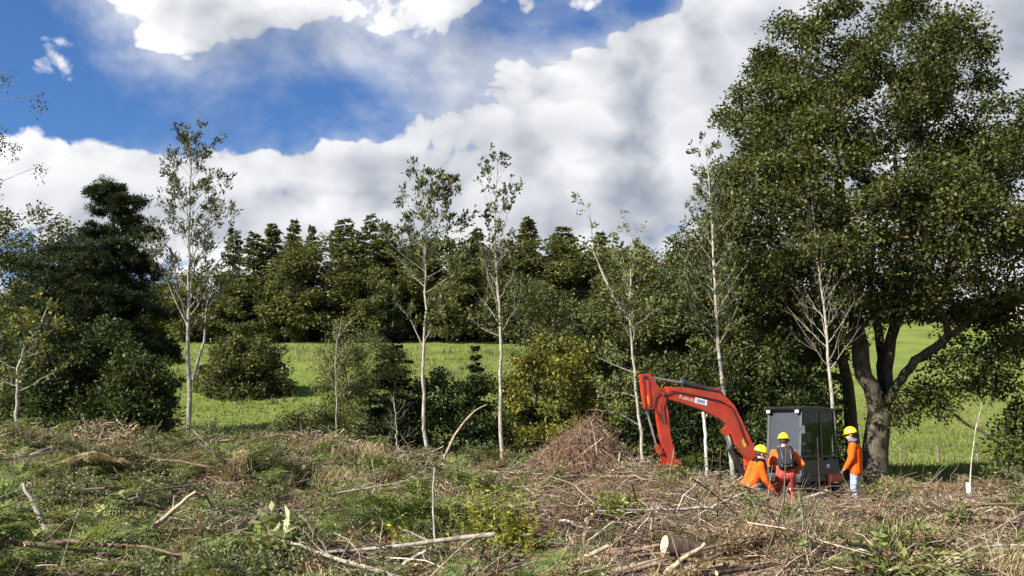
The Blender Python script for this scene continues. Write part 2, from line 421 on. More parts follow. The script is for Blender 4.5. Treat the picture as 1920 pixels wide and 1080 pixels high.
def leafy(name, label, cat, rows, Y, stem=None, n=120, per=120, rc=.5, L=.12, W=.07, cols=None, wood=(.07, .055, .04), rbase=.15, rtip=.008, expo=.46,
          depth=.9, shell=1.0, lump=.22, seed=1, mat=None, bark=None, group=None, crown='crown', trunk='trunk', flat=.75, hang=0.0, front=0.0, stems=1, seg=.45, skip=0, extra=None, up=.7, cs=.16):
    r = np.random.default_rng(seed); n = int(n * 1.3); L *= 1.18; W *= 1.25
    rw = rows_world(rows, Y); zb_ = H1(rw[0][1], Y)
    if stem is None and rw[0][0] - zb_ > .15 and rw[0][0] - zb_ < 3.5: rw = [(zb_ + .08, rw[0][1], rw[0][2] * .9)] + rw; n = int(n * 1.15)
    att = crown_points(rw, Y, n, r, depth, shell, lump, seed, front)
    cx = rw[0][1]
    if stem is None:
        stem = [np.array([cx, Y, 0])] ; z0 = H1(cx, Y); zt = rw[0][0] + .45 * (rw[-1][0] - rw[0][0])
        base = np.array([[cx + .05 * math.sin(3 * t), Y, z0 - .15 + (zt - z0 + .15) * t] for t in np.linspace(0, 1, 7)])
    else:
        base = stem_nodes(stem, Y, 12); base[0, 2] = min(base[0, 2], H1(base[0, 0], Y) - .1)
    base = base + np.concatenate([np.zeros((1, 3)), r.normal(0, .03, (len(base) - 1, 3))])
    if extra is not None: att = np.vstack([att, extra])
    A, par, cnt, tips = grow(base, att, r, seg)
    rad = rtip * np.maximum(cnt, 1) ** expo; rad = np.minimum(rad, rbase)
    nb = len(base); rad[:nb] = np.maximum(rad[:nb], np.linspace(rbase, max(rad[nb - 1], rbase * .45), nb)); rad[0] *= 1.35; rad[1] *= 1.1
    org = np.array([base[0, 0], base[0, 1], H1(base[0, 0], base[0, 1])])
    root = thing(name, label, cat, org, group=group)
    w = Acc(); wood_mesh(w, A, par, rad, np.array(wood), r, 8, skip); w.build(trunk, bark or M_BARK, root, True, org=org)
    lf = Acc(); leaf_clumps(lf, A[tips], r, per, rc, L, W, cols, flat=flat, hang=hang, up=up, cs=cs)
    lf.build(crown, mat or M_LEAF, root, org=org)
    return root

G_OAK = [((.066, .082, .022), 5), ((.092, .108, .030), 3), ((.048, .062, .018), 3), ((.135, .135, .042), .8), ((.12, .09, .032), .3)]
G_OLIVE = [((.085, .100, .032), 4), ((.065, .085, .030), 3), ((.12, .125, .045), 2), ((.045, .060, .022), 2)]
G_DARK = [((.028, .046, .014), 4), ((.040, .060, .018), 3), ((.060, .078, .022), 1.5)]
G_WILLOW = [((.155, .172, .060), 4), ((.115, .138, .046), 3), ((.19, .195, .08), 1.5)]
G_YELLOW = [((.180, .182, .034), 4), ((.130, .150, .032), 3), ((.23, .19, .04), 2), ((.08, .10, .024), 2)]
G_PINE = [((.020, .032, .013), 4), ((.030, .044, .017), 3), ((.045, .058, .022), 1)]
G_SPRUCE = [((.024, .042, .018), 4), ((.036, .058, .022), 3), ((.055, .075, .03), 1.2)]

# the big oak at the edge of the clearing ---------------------------
def build_oak():
    Y = 31.0; r = np.random.default_rng(11)
    rows = [(-12, 1575, 1665), (15, 1510, 1725), (60, 1450, 1795), (130, 1385, 1850), (220, 1350, 1895), (320, 1325, 1935), (420, 1310, 1965), (500, 1305, 1985), (560, 1360, 1970), (605, 1480, 1880)]
    rw = rows_world(rows, Y)
    att = np.vstack([crown_points(rw, Y, 540, r, .75, .8, .16, 4), P(1655, 525, Y) + r.normal(0, .5, (10, 3)), P(1560, 480, Y) + r.normal(0, .8, (12, 3)), P(1545, 630, Y - .5) + r.normal(0, .55, (10, 3)), P(1480, 600, Y) + r.normal(0, .6, (10, 3)), P(1700, 600, Y) + r.normal(0, .5, (7, 3))])
    # gaps where the sky and the hillside show
    def far(px, py, rad):
        c = P(px, py, Y); return np.linalg.norm((att - c)[:, [0, 2]], axis=1) > rad
    att = att[far(1790, 450, .35) & far(1840, 500, .35) & far(1740, 665, 1.3) & far(1650, 650, 1.1) & far(1850, 660, .8)]
    low = []                                            # the boughs that hang low over the field on the right
    for (px, py, dy, n, sp) in [(1870, 612, -1, 9, .6), (1815, 680, -1.5, 6, .40), (1850, 720, -1, 6, .40), (1735, 745, -.6, 6, .4), (1690, 770, -.4, 3, .3), (1940, 640, 0, 7, .5), (1900, 790, -1, 6, .3), (1895, 845, -1, 3, .2)]:
        low.append(P(px, py, Y + dy) + r.normal(0, sp, (n, 3)) * [1, .8, .55])
    low = np.vstack(low)
    att = np.vstack([att, low])
    trunk = stem_nodes([(1636, 905), (1640, 850), (1646, 800), (1650, 772)], Y, 6)
    trunk[0, 2] = H1(trunk[0, 0], Y) - .15
    pos = [*trunk]; par = [-1, 0, 1, 2, 3, 4]
    limbs = [[(1636, 735), (1617, 690, -.2), (1608, 640, -.3), (1605, 560, -.3), (1590, 450, -.6), (1570, 330, -1)],
             [(1660, 735, .3), (1664, 690, .4), (1672, 630, .6), (1690, 560, .8), (1690, 440, 1), (1680, 300, 1.4)],
             [(1668, 745, -.1), (1690, 710, -.4), (1716, 675, -.7), (1752, 650, -1), (1800, 618, -1.2), (1835, 580, -1.4)],
             [(1668, 752, .3), (1700, 735, .4), (1735, 735, .5)],
             [(1655, 720, .8), (1650, 640, 1.6), (1630, 540, 2.4), (1640, 400, 3)]]
    for lb in limbs:
        prev = 5
        pts = stem_nodes([(1650, 772)] + lb, Y, 3 * len(lb) + 1)[1:]
        for p in pts: pos.append(p + r.normal(0, .03, 3)); par.append(prev); prev = len(pos) - 1
    # grow from this skeleton
    A = np.array(pos); base_par = par[:]; L = [0.0]
    for i in range(1, len(A)): L.append(L[par[i]] + np.linalg.norm(A[i] - A[par[i]]))
    L = np.array(L); start = 7; tips = []
    for k in np.argsort(np.linalg.norm(att - A[5], axis=1)):
        a = att[k]; dv = a - A[start:]; d = np.linalg.norm(dv, axis=1)
        j = int(np.argmin(d + .18 * L[start:] + .25 * np.maximum(0, -dv[:, 2]))) + start
        s0 = A[j]; dist = d[j - start]; n = max(2, int(dist / .45) + 1); pd = norm(s0 - A[par[j]])
        mid = s0 + (a - s0) * .5 + pd * dist * .2 + r.normal(0, .07 * dist, 3)
        new = [(1 - t) ** 2 * s0 + 2 * t * (1 - t) * mid + t * t * a + r.normal(0, .02, 3) for t in np.arange(1, n + 1) / n]
        b = len(A); A = np.vstack([A, new]); ll = np.linalg.norm(np.diff(np.vstack([s0, new]), axis=0), axis=1)
        L = np.concatenate([L, L[j] + np.cumsum(ll)]); par += [j] + list(range(b, b + n - 1)); tips.append(b + n - 1)
    par = np.array(par); cnt = np.zeros(len(A)); cnt[tips] = 1
    for i in range(len(A) - 1, 0, -1): cnt[par[i]] += cnt[i]
    rad = np.minimum(.0145 * np.maximum(cnt, 1) ** .54, .29)
    rad[:6] = [.68, .50, .44, .42, .41, .40]
    org = np.array([A[0, 0], Y, H1(A[0, 0], Y)])
    root = thing('oak_tree', 'huge broad oak with dark forked trunk behind the excavator cab', 'tree', org)
    w = Acc(); wood_mesh(w, A, par, rad, np.array([.085, .070, .052]), r, 12); tk = w.build('trunk', M_BARK, root, True, org=org)
    lf = Acc()
    T = A[tips]; is_low = np.array([np.min(np.linalg.norm(low - t, axis=1)) < .01 for t in T])
    leaf_clumps(lf, T[~is_low], r, 298, .72, .145, .086, G_OAK, cs=.2)
    leaf_clumps(lf, T[is_low], r, 75, .38, .14, .08, G_OAK, cs=.2)
    inner = A[(cnt > 1) & (cnt < 9) & (A[:, 2] > 4)]
    leaf_clumps(lf, inner[r.random(len(inner)) < .5], r, 40, .4, .14, .08, G_OAK)
    lf.build('crown', M_LEAF, root, org=org)
build_oak()

leafy('ash_tree', 'leaning tree with ivied pale trunk between the cab and the oak', 'tree',
      [(420, 1330, 1400), (470, 1260, 1440), (540, 1215, 1500), (620, 1200, 1540), (700, 1230, 1560), (770, 1270, 1570), (830, 1300, 1550)], 33.5,
      [(1602, 900), (1596, 800), (1588, 720), (1570, 620), (1530, 520)], 210, 205, .62, .12, .07, G_OLIVE, (.13, .11, .07), .30, .012, .5, .7, 1.0, .25, 21)
leafy('hedge_tree', 'olive-green bushy tree behind the raised red boom', 'tree',
      [(480, 1150, 1230), (530, 1100, 1260), (600, 1070, 1300), (680, 1080, 1330), (760, 1120, 1340), (830, 1150, 1330)], 36.0, None, 150, 230, .62, .11, .06, G_OLIVE + [((.13, .14, .05), 3)], rbase=.16, seed=22, depth=.7)
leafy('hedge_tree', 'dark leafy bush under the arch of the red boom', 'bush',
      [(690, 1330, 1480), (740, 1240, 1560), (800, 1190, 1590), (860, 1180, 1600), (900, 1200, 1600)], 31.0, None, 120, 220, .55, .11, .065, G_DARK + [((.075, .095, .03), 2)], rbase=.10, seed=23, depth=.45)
# middle thicket
leafy('willow_bush', 'pale green willow bush left of the dark spruce', 'bush',
      [(585, 660, 690), (620, 625, 735), (680, 600, 770), (740, 590, 780), (800, 590, 780), (850, 600, 780)], 31.0, None, 110, 170, .45, .085, .034, G_WILLOW, rbase=.06, seed=24, depth=.8, lump=.3)
leafy('laurel_bush', 'dark evergreen bush below the slim bare trunks', 'bush',
      [(690, 800, 900), (720, 760, 960), (770, 740, 1020), (820, 750, 1080), (870, 770, 1090)], 32.5, None, 120, 210, .48, .10, .055, G_DARK, rbase=.08, seed=25, depth=.7)
leafy('hazel_bush', 'yellow-green hazel bush beside the reddish brushwood heap', 'bush',
      [(640, 1020, 1070), (670, 960, 1105), (720, 940, 1120), (780, 950, 1130), (840, 970, 1130)], 31.5, None, 100, 190, .45, .10, .06, G_YELLOW, rbase=.06, seed=26, depth=.8)
leafy('hazel_bush', 'half-bare green bush with a leaning forked stem behind the yellow-green hazel', 'bush',
      [(520, 960, 1010), (560, 930, 1060), (620, 930, 1090), (680, 960, 1100), (740, 980, 1100)], 39.0, [(1000, 800), (1010, 690), (1040, 600)], 80, 90, .6, .10, .06, G_OLIVE, (.16, .14, .11), .14, .012, seed=27, depth=.7)
leafy('bramble_bush', 'low pale bramble mound at the edge of the meadow', 'bush',
      [(768, 560, 600), (795, 520, 630), (830, 490, 650), (860, 480, 660)], 29.5, None, 60, 150, .34, .07, .045, G_WILLOW + [((.06, .08, .025), 3)], rbase=.03, seed=28, depth=.9)
leafy('hawthorn_bush', 'rounded hawthorn bush alone on the meadow', 'bush',
      [(632, 440, 490), (650, 405, 522), (690, 385, 537), (730, 382, 540), (748, 392, 532)], 59.0, None, 130, 160, .62, .16, .10, G_OLIVE + [((.15, .12, .03), 1.2)], rbase=.15, seed=29, depth=.9)
# left-hand dark mass
leafy('broadleaf_tree', 'olive-topped tree behind the dark pine', 'tree',
      [(385, 30, 80), (420, -40, 120), (480, -100, 160), (560, -130, 180), (650, -140, 170), (740, -130, 150)], 40.0, None, 140, 200, .75, .13, .08, G_OLIVE, rbase=.25, seed=31)
leafy('holly_bush', 'dark holly bush filling the foot of the pine', 'bush',
      [(600, 60, 185), (640, 40, 265), (690, 20, 300), (750, 10, 312), (810, 10, 315), (850, 20, 312)], 31.0, None, 150, 165, .5, .105, .065, G_DARK + [((.06, .075, .02), 1)], rbase=.10, seed=32, depth=.6)
leafy('elder_bush', 'lighter leafy bush in front of the dark holly', 'bush',
      [(655, 225, 270), (690, 210, 300), (740, 215, 310), (800, 220, 315), (840, 230, 315)], 29.3, None, 60, 150, .4, .10, .06, G_DARK + [((.085, .105, .028), 3)], rbase=.05, seed=33, depth=.7)

def build_pine():
    Y = 35.0; r = np.random.default_rng(41)
    trunk = stem_nodes([(232, 880), (230, 700), (222, 560), (214, 450), (206, 352)], Y, 16); trunk[0, 2] = H1(trunk[0, 0], Y) - .1
    plates = [(205, 350, 24, 0), (188, 368, 24, .3), (240, 380, 36, -.3), (215, 398, 34, .6), (275, 438, 30, -.2), (238, 428, 36, .3), (176, 436, 36, -.5), (140, 476, 48, .4),
              (205, 470, 60, -1), (265, 490, 30, -.4), (120, 505, 60, 0), (170, 515, 60, -1.2), (225, 525, 60, 1.0), (90, 560, 60, -.3), (140, 575, 65, -1.5), (200, 585, 70, -1.2), (260, 570, 50, -.6),
              (70, 620, 65, .3), (120, 640, 70, -1.4), (180, 650, 80, -1.2), (250, 640, 70, -.8), (300, 660, 40, .2), (130, 700, 70, -.8), (210, 710, 80, -1), (290, 720, 50, -.4), (60, 690, 50, .4)]
    T = []
    for (px, py, rad, dy) in plates:
        if py > 440: rad *= 1.3
        c = P(px, py, Y + dy); n = int(8 + rad * .50); s = rad / F * Y
        o = rand_dirs(n, r) * (r.random(n) ** .5)[:, None] * s * r.uniform(.8, 1.25); o[:, 2] = o[:, 2] * .34 + r.normal(0, .35) * o[:, 0] - .12 * np.abs(o[:, 0]) + r.normal(0, .12, n); T.append(c + o)
    T = np.vstack(T)
    A, par, cnt, tips = grow(trunk, T, r, .4, up=.1)
    rad = np.minimum(.009 * np.maximum(cnt, 1) ** .5, .24); rad[:16] = np.maximum(rad[:16], np.linspace(.26, .03, 16))
    org = np.array([trunk[0, 0], Y, H1(trunk[0, 0], Y)])
    root = thing('pine_tree', 'dark pine with flat layered foliage above the holly', 'tree', org)
    w = Acc(); wood_mesh(w, A, par, rad, np.array([.075, .05, .035]), r, 8); w.build('trunk', M_BARK, root, True, org=org)
    lf = Acc(); leaf_clumps(lf, A[tips], r, 150, .30, .16, .036, G_PINE, flat=.5, up=.2, droop=-.45, cs=.25); lf.build('crown', M_NEEDLE, root, org=org)
build_pine()

def spruce_mesh(r, h, rad, cols, ln=.11, wd=.03, tiers=26, dens=1.0, base=.06):
    """trunk and crown accumulators of a conifer of height h, foot at the origin"""
    w = Acc(); z = np.linspace(0, h, 12); V, Q = tubes(np.stack([0 * z, 0 * z, z], -1)[None], (np.linspace(h * .016, .01, 12))[None], 6); w.add(V, Q, np.array([.07, .05, .038]))
    lf = Acc(); BP = []; BR = []
    for k in range(tiers):
        t = min(.995, base + (1 - base) * (k + r.normal(.3, .5)) / tiers); R_ = rad * (1 - t) ** .8 * r.uniform(.55, 1.25) + .05 * rad
        nb = int(5 + 5 * (1 - t)); a0 = r.random() * 6
        for b in range(nb):
            a = a0 + b * 2 * math.pi / nb + r.normal(0, .2); ln_ = R_ * r.uniform(.65, 1.15)
            s = np.linspace(0, 1, 6)[:, None]; d = np.array([math.cos(a), math.sin(a), 0])
            dz = r.normal(0, .14)
            pts = np.array([0, 0, t * h + r.normal(0, .01) * h]) + d * ln_ * s + np.array([0, 0, 1]) * dz * ln_ * s + np.array([0, 0, 1]) * (-.28 * ln_ * s + .16 * ln_ * s ** 2.5 + .1 * (1 - t) * 0)
            BP.append(pts); BR.append(np.linspace(.006 * h * .3, .004, 6))
            n = int((26 + 60 * ln_ / rad) * dens); u = r.random(n) ** .7; i = np.minimum((u * 5).astype(int), 4); f = u * 5 - i
            pos = pts[i] * (1 - f)[:, None] + pts[i + 1] * f[:, None]
            side = np.cross(d, [0, 0, 1]); sgn = r.choice([-1, 1], n)
            ax = d * r.uniform(.3, 1, n)[:, None] + side * (sgn * r.uniform(.2, 1, n))[:, None] + np.array([0, 0, 1]) * r.normal(-.25, .3, n)[:, None]
            spread = side * (sgn * r.random(n) * .20 * ln_ * (1 - u * .6))[:, None]
            c = pick_cols(cols, n, r)
            nr = rand_dirs(n, r); nr[:, 2] = np.abs(nr[:, 2]) + .6
            sz = r.uniform(.7, 1.3, n)
            V, Q, C = leaf_quads(pos + spread, ax, nr, ln * sz, wd * sz, c); lf.add(V, Q, C)
    V, Q = tubes(np.array(BP), np.array(BR), 3); w.add(V, Q, np.array([.06, .045, .035]))
    return w, lf
def spruce(label, px, top, Y, radpx, seed, cols=G_SPRUCE, **kw):
    r = np.random.default_rng(seed); x = P(px, top, Y)[0]; zg = H1(x, Y); h = P(px, top, Y)[2] - zg
    w, lf = spruce_mesh(r, h, radpx / F * Y, cols, **kw)
    root = thing('spruce_tree', label, 'tree', (x, Y, zg)); w.build('trunk', M_BARK, root, True); lf.build('crown', M_NEEDLE, root)
spruce('dark young spruce in the thicket between the willow bush and slim trunk', 738, 545, 31.5, 75, 51, ln=.16, wd=.045, tiers=30, dens=2.2)
spruce('small dark spruce low in the thicket beside the hazel', 892, 650, 31.3, 55, 52, ln=.14, wd=.04, tiers=20, dens=2.0)
spruce('narrow dark spruce behind the yellow-green hazel', 1085, 600, 34.5, 60, 53, ln=.15, wd=.045, tiers=24, dens=2.0)

# wood along the top of the meadow -----------------------------------
def copy_tree(src, loc, rz, sc, label=None, group=None):
    c = src.copy(); COL.objects.link(c); c.location = loc; c.rotation_euler = (0, 0, rz); c.scale = sc
    if label: c['label'] = label
    if group: c['group'] = group
    for ch in src.children:
        k = ch.copy(); COL.objects.link(k); k.parent = c
    return c
def far_broadleaf(name, label, group, seed, h, wd, cols):
    r = np.random.default_rng(seed); org = np.zeros(3)
    rw = [(h * .06, 0, wd * .34), (h * .2, 0, wd * .5), (h * .45, 0, wd * .52), (h * .7, 0, wd * .42), (h * .88, 0, wd * .24), (h, 0, wd * .06)]
    att = crown_points(rw, 0, 110, r, 1.0, 1.0, .28, seed)
    base = np.array([[0, 0, h * .5 * t] for t in np.linspace(-.02, 1, 8)])
    A, par, cnt, tips = grow(base, att, r, 1.2)
    rad = np.minimum(.03 * np.maximum(cnt, 1) ** .5, .4); rad[:8] = np.linspace(.4, .2, 8)
    root = thing(name, label, 'tree', (0, 0, 0), group=group)
    w = Acc(); wood_mesh(w, A, par, rad, np.array([.07, .058, .045]), r, 6, .05); w.build('trunk', M_BARK, root, True)
    lf = Acc(); leaf_clumps(lf, A[tips], r, 120, h * .085, h * .030, h * .019, cols, cs=.2); lf.build('crown', M_LEAF, root)
    return root
WL = 'tall conifer in the dark wood along the top of the meadow'; WLG = 'conifers along the top of the meadow'
WB = 'rounded broadleaf tree in the wood along the top of the meadow'; WBG = 'broadleaf trees along the top of the meadow'
G_FARC = [((.080, .094, .032), 4), ((.110, .122, .042), 3), ((.155, .156, .058), 2)]
G_FARB = [((.080, .100, .032), 4), ((.110, .126, .042), 3), ((.15, .148, .052), 1.4)]
def build_wood():
    r = np.random.default_rng(61)
    cons = []
    for s in (1, 2, 3, 4):
        w, lf = spruce_mesh(np.random.default_rng(60 + s), 16.0, 2.6 + .5 * s, G_FARC, ln=.52, wd=.20, tiers=[44, 34, 40, 30][s - 1], dens=.85, base=.05)
        root = thing('conifer_tree', WL, 'tree', (0, 0, 0), group=WLG); w.build('trunk', M_BARK, root, True); lf.build('crown', M_LEAF, root); cons.append(root)
    brd = [far_broadleaf('broadleaf_tree', WB, WBG, 71, 15, 11, G_FARB), far_broadleaf('broadleaf_tree', WB, WBG, 72, 15, 10, G_FARC)]
    # (pixel x, pixel y of the top, depth, c conifer / b broadleaf)
    spots = [(270, 520, 116, 'b'), (330, 505, 118, 'b'), (395, 500, 112, 'b'), (440, 425, 118, 'c'), (478, 432, 114, 'c'), (512, 420, 121, 'c'), (552, 412, 115, 'c'), (585, 425, 120, 'c'), (612, 440, 112, 'b'),
             (645, 405, 118, 'c'), (668, 428, 113, 'c'), (695, 396, 119, 'c'), (722, 420, 116, 'c'), (700, 490, 109, 'b'), (765, 450, 121, 'b'), (800, 445, 117, 'b'), (850, 440, 120, 'b'), (895, 428, 121, 'c'), (905, 470, 112, 'b'),
             (955, 445, 117, 'b'), (990, 410, 123, 'c'), (1020, 440, 118, 'b'), (1055, 420, 123, 'c'), (1085, 450, 117, 'b'), (1125, 435, 124, 'c'), (1160, 460, 118, 'b'), (1200, 455, 121, 'c'), (1245, 470, 118, 'b'), (540, 500, 109, 'b'), (460, 520, 110, 'b'), (840, 520, 110, 'b'), (1010, 520, 110, 'b'),
             (200, 500, 118, 'b'), (130, 480, 120, 'c'), (60, 490, 119, 'b'), (1300, 470, 120, 'c'), (1360, 480, 122, 'b'), (1430, 500, 124, 'b')]
    used = set()
    for i, (px, py, Y, k) in enumerate(spots):
        top = P(px, py, Y); zg = H1(top[0], Y); h = top[2] - zg
        pool = cons if k == 'c' else brd; j = int(r.integers(len(pool))); src = pool[j]; base = 16.0 if k == 'c' else 15.0
        s = h / base; f = r.uniform(.85, 1.5); sc = (s * f, s * f, s)
        key = (k, j)
        if key not in used:
            used.add(key); src.location = (top[0], Y, zg); src.scale = sc; src.rotation_euler = (0, 0, r.random() * 6.3)
        else: copy_tree(src, (top[0], Y, zg), r.random() * 6.3, sc)
    for k, pool in (('c', cons), ('b', brd)):           # any variant not placed yet
        for j, src in enumerate(pool):
            if (k, j) not in used: src.location = (-70 - 6 * j, 118, H1(-70 - 6 * j, 118))
    # hedge of trees across the hill on the right
    RG = 'trees along the hedge on the hill'
    for i, (px, top, Y) in enumerate([(1500, 560, 172), (1590, 560, 175), (1670, 570, 174), (1740, 555, 176), (1810, 560, 178), (1860, 545, 182), (1960, 540, 200), (2010, 560, 180), (2080, 540, 178)]):
        p = P(px, top, Y); zg = H1(p[0], Y); s = max(5.0, p[2] - zg) / 15
        copy_tree(brd[i % 2], (p[0], Y, zg - .3), r.random() * 6, (s * 1.3, s * 1.3, s), 'round tree in the far hedge across the hill behind the oak', RG)
build_wood()

# low plants under the wood edge so the trunks stand in scrub
G_GRASS = [((.130, .172, .034), 4), ((.165, .200, .048), 3), ((.21, .20, .085), 1.5), ((.085, .12, .026), 2)]
def grass_blades(acc, x, y, h, w, cols, r, lean=.35, per=3, zoff=0.0):
    n = len(x); idx = np.repeat(np.arange(n), per); N = len(idx)
    hh = (h[idx] if np.ndim(h) else h) * r.uniform(.5, 1.2, N); ww = (w if np.ndim(w) == 0 else w[idx]) * r.uniform(.6, 1.3, N)
    bx = x[idx] + r.normal(0, .5, N) * hh * .5; by = y[idx] + r.normal(0, .5, N) * hh * .5; bz = H(bx, by) - .02 + zoff
    a = r.uniform(0, 6.283, N); d = np.stack([np.cos(a), np.sin(a), 0 * a], -1); la = r.uniform(0, 6.283, N); le = r.random(N) * lean
    b = np.stack([bx, by, bz], -1); l = np.stack([np.cos(la) * le, np.sin(la) * le, np.ones(N)], -1) * hh[:, None]
    V = np.stack([b - d * ww[:, None], b + d * ww[:, None], b + l], 1).reshape(-1, 3); T = np.arange(N * 3).reshape(-1, 3)
    m_ = vnoise(bx / 6, by / 9, 41)[:, None]; m2_ = vnoise(bx / 1.7, by / 2.6, 43)[:, None]
    cc = pick_cols(cols, N, r, .15) * (.72 + .5 * m2_); cc = cc * (1 - .5 * sstep(m_, .5, .8)) + np.array([.20, .19, .075]) * .5 * sstep(m_, .5, .8)
    acc.add(V, None, np.repeat(cc, 3, axis=0), T)
def build_meadow_grass():
    r = np.random.default_rng(81); a = Acc()
    n = 24000; y = 31 + (112 - 31) * r.random(n) ** 1.6; s = r.uniform(-.40, .03, n); x = s * y
    grass_blades(a, x, y, .16 + .05 * r.random(n), .035 + y * .0009 * 0, G_GRASS, r, .7, 2)
    n = 16000; y = 29 + 60 * r.random(n) ** 1.3; s = r.uniform(.28, .62, n); x = s * y
    grass_blades(a, x, y, .2 + .06 * r.random(n), .035, G_GRASS, r, .7, 2)
    # rougher tufts
    n = 1500; y = r.uniform(40, 100, n); x = r.uniform(-.4, .02, n) * y; k = vnoise(x / 5, y / 5, 7) > .62
    grass_blades(a, x[k], y[k], .5, .04, [((.11, .13, .04), 3), ((.2, .19, .08), 2)], r, .5, 8)
    tag(a.build('meadow_grass', M_LEAF), 'short green grass on the sloping meadow', 'grass', kind='stuff')
build_meadow_grass()

# ------------------------------------------------------------------ slim saplings left standing
PALE = (.30, .28, .235)
def sapling(name, label, Y, path, rbase, nbr, blen, start=.45, asc=.9, leaves=0, L=.10, W=.04, cols=None, seed=1, rtop=.009, col=PALE, extra=None, lean_tip=0.0, rc=.16, sub=3, along=True, top_bias=1.0, taper=1.0, group=None):
    r = np.random.default_rng(seed); st = stem_nodes(path, Y, 18); st[0, 2] = H1(st[0, 0], Y) - .1
    st[1:-1] += r.normal(0, .015, (16, 3)) * [1, 1, 0]
    rbase *= .64; rad = rtop + (rbase - rtop) * (1 - np.linspace(0, 1, 18)) ** 1.05
    org = np.array([st[0, 0], Y, H1(st[0, 0], Y)]); root = thing(name, label, 'tree', org, group=group)
    w = Acc(); V, Q = tubes(st[None], rad[None], 9); w.add(V, Q, np.array(col)); lf = Acc(); tips = []; dirs = []
    Ht = np.linalg.norm(st[-1] - st[0])
    def limb(p0, d, ln, r0, depth):
        k = 7; s = np.linspace(0, 1, k)[:, None]; up = np.array([0, 0, 1.0])
        bend = r.normal(0, .12, 3)
        pts = p0 + d * ln * s + (up * .22 * asc + bend) * ln * s ** 2 + np.vstack([np.zeros(3), r.normal(0, .012 * ln, (k - 1, 3))])
        rr = r0 * (1 - .85 * s[:, 0]); V, Q = tubes(pts[None], np.maximum(rr, .0028)[None], 5 if r0 > .012 else 3)
        w.add(V, Q, np.array(col) * (.8 if depth else .9))
        for u in ([.45, .6, .72, .82, .9, 1.0] if along else [.8, 1.0]):
            i = min(int(u * (k - 1)), k - 2); tips.append(pts[i] + (pts[i + 1] - pts[i]) * (u * (k - 1) - i)); dirs.append(norm(pts[-1] - pts[-3]))
        if depth < 2 and ln > .35:
            for q in range(sub if depth == 0 else 2):
                u = r.uniform(.3, .9); i = int(u * (k - 1)); dd = norm(d + rand_dirs(1, r)[0] * .75 + up * .25)
                limb(pts[i], dd, ln * r.uniform(.3, .55), max(rr[i] * .6, .004), depth + 1)
    for b in range(nbr):
        u = start + (1 - start) * ((b + r.random()) / nbr) ** top_bias; u = min(u, .985)
        i = min(int(u * 17), 16); p0 = st[i] + (st[i + 1] - st[i]) * (u * 17 - i); a = b * 2.4 + r.normal(0, .5)
        ln = blen * ((1 - u) / (1 - start)) ** .6 * r.uniform(.65, 1.2) * taper + .25
        d = norm(np.array([math.cos(a), math.sin(a) * .9, asc * r.uniform(.7, 1.3)]))
        limb(p0, d, ln, max(rad[i] * .42, .007), 0)
    if extra:
        for (path2, r0) in extra:
            p2 = stem_nodes(path2, Y, 9); V, Q = tubes(p2[None], np.linspace(r0, .008, 9)[None], 7); w.add(V, Q, np.array(col))
            for i in range(3, 9):
                limb(p2[i], norm(rand_dirs(1, r)[0] * .7 + np.array([0, 0, .8])), .5 * r.uniform(.5, 1), .008, 1)
            tips.extend(p2[4:]); dirs.extend([np.array([0, 0, 1.])] * 5)
    w.build('trunk', M_BIRCH, root, True, org=org)
    if leaves:
        T = np.array(tips); Dr = np.array(dirs)
        keep = r.random(len(T)) < leaves; T = T[keep]; Dr = Dr[keep]
        n = 7; idx = np.repeat(np.arange(len(T)), n); N = len(idx)
        pos = T[idx] + rand_dirs(N, r) * (rc * r.random(N))[:, None]; ax = Dr[idx] + r.normal(0, .55, (N, 3)); nr = rand_dirs(N, r); sz = r.uniform(.7, 1.3, N)
        V, Q, C = leaf_quads(pos, ax, nr, L * sz, W * sz, pick_cols(cols, N, r)); lf.add(V, Q, C); lf.build('crown', M_LEAF, root, org=org)
    return root
S_GREY = [((.085, .098, .045), 4), ((.06, .07, .03), 3), ((.13, .14, .075), 2)]
sapling('ash_sapling', 'tall slim pale ash with grey-green leaves and forked stem beside the dark pine', 26.5, [(354, 850), (354, 690), (354, 560), (355, 430), (358, 250)], .125, 44, 1.75, .36, 1.15, .30, .13, .045, S_GREY, 101,
        extra=[([(362, 712), (372, 672), (383, 640), (386, 580), (400, 520)], .05)], rc=.13)
sapling('ash_sapling', 'slim pale trunk with a leafy flat-topped crown in front of the dark evergreen bush', 25.5, [(803, 870), (795, 800), (792, 690), (798, 570), (797, 450), (812, 335)], .10, 26, 1.75, .58, .75, .32, .13, .055, [((.075, .09, .03), 4), ((.11, .115, .04), 2), ((.05, .06, .022), 2)], 102, rc=.15,
        extra=[([(796, 640), (812, 610), (825, 590)], .02), ([(793, 650), (770, 600), (745, 570)], .02)])
sapling('birch_sapling', 'almost leafless slim pale trunk standing right of the leafy flat-topped one', 25.5, [(941, 880), (938, 740), (938, 590), (928, 480), (928, 380), (934, 295)], .10, 26, 1.2, .42, 1.3, .14, .12, .06, S_GREY, 103, rc=.1,
        extra=[([(938, 630), (915, 622), (897, 612)], .02)])
sapling('birch_sapling', 'slim grey trunk that splits in two just left of the raised red arm', 24.5, [(1207, 900), (1200, 800), (1190, 700), (1178, 598), (1183, 540), (1180, 420)], .085, 16, 1.1, .5, .9, .30, .10, .05, G_WILLOW, 104,
        extra=[([(1178, 598), (1160, 570), (1135, 525), (1112, 470), (1105, 390)], .05), ([(1192, 700), (1165, 690), (1120, 670)], .02), ([(1197, 745), (1160, 735), (1120, 745)], .018), ([(1202, 800), (1170, 780), (1140, 775)], .018)])
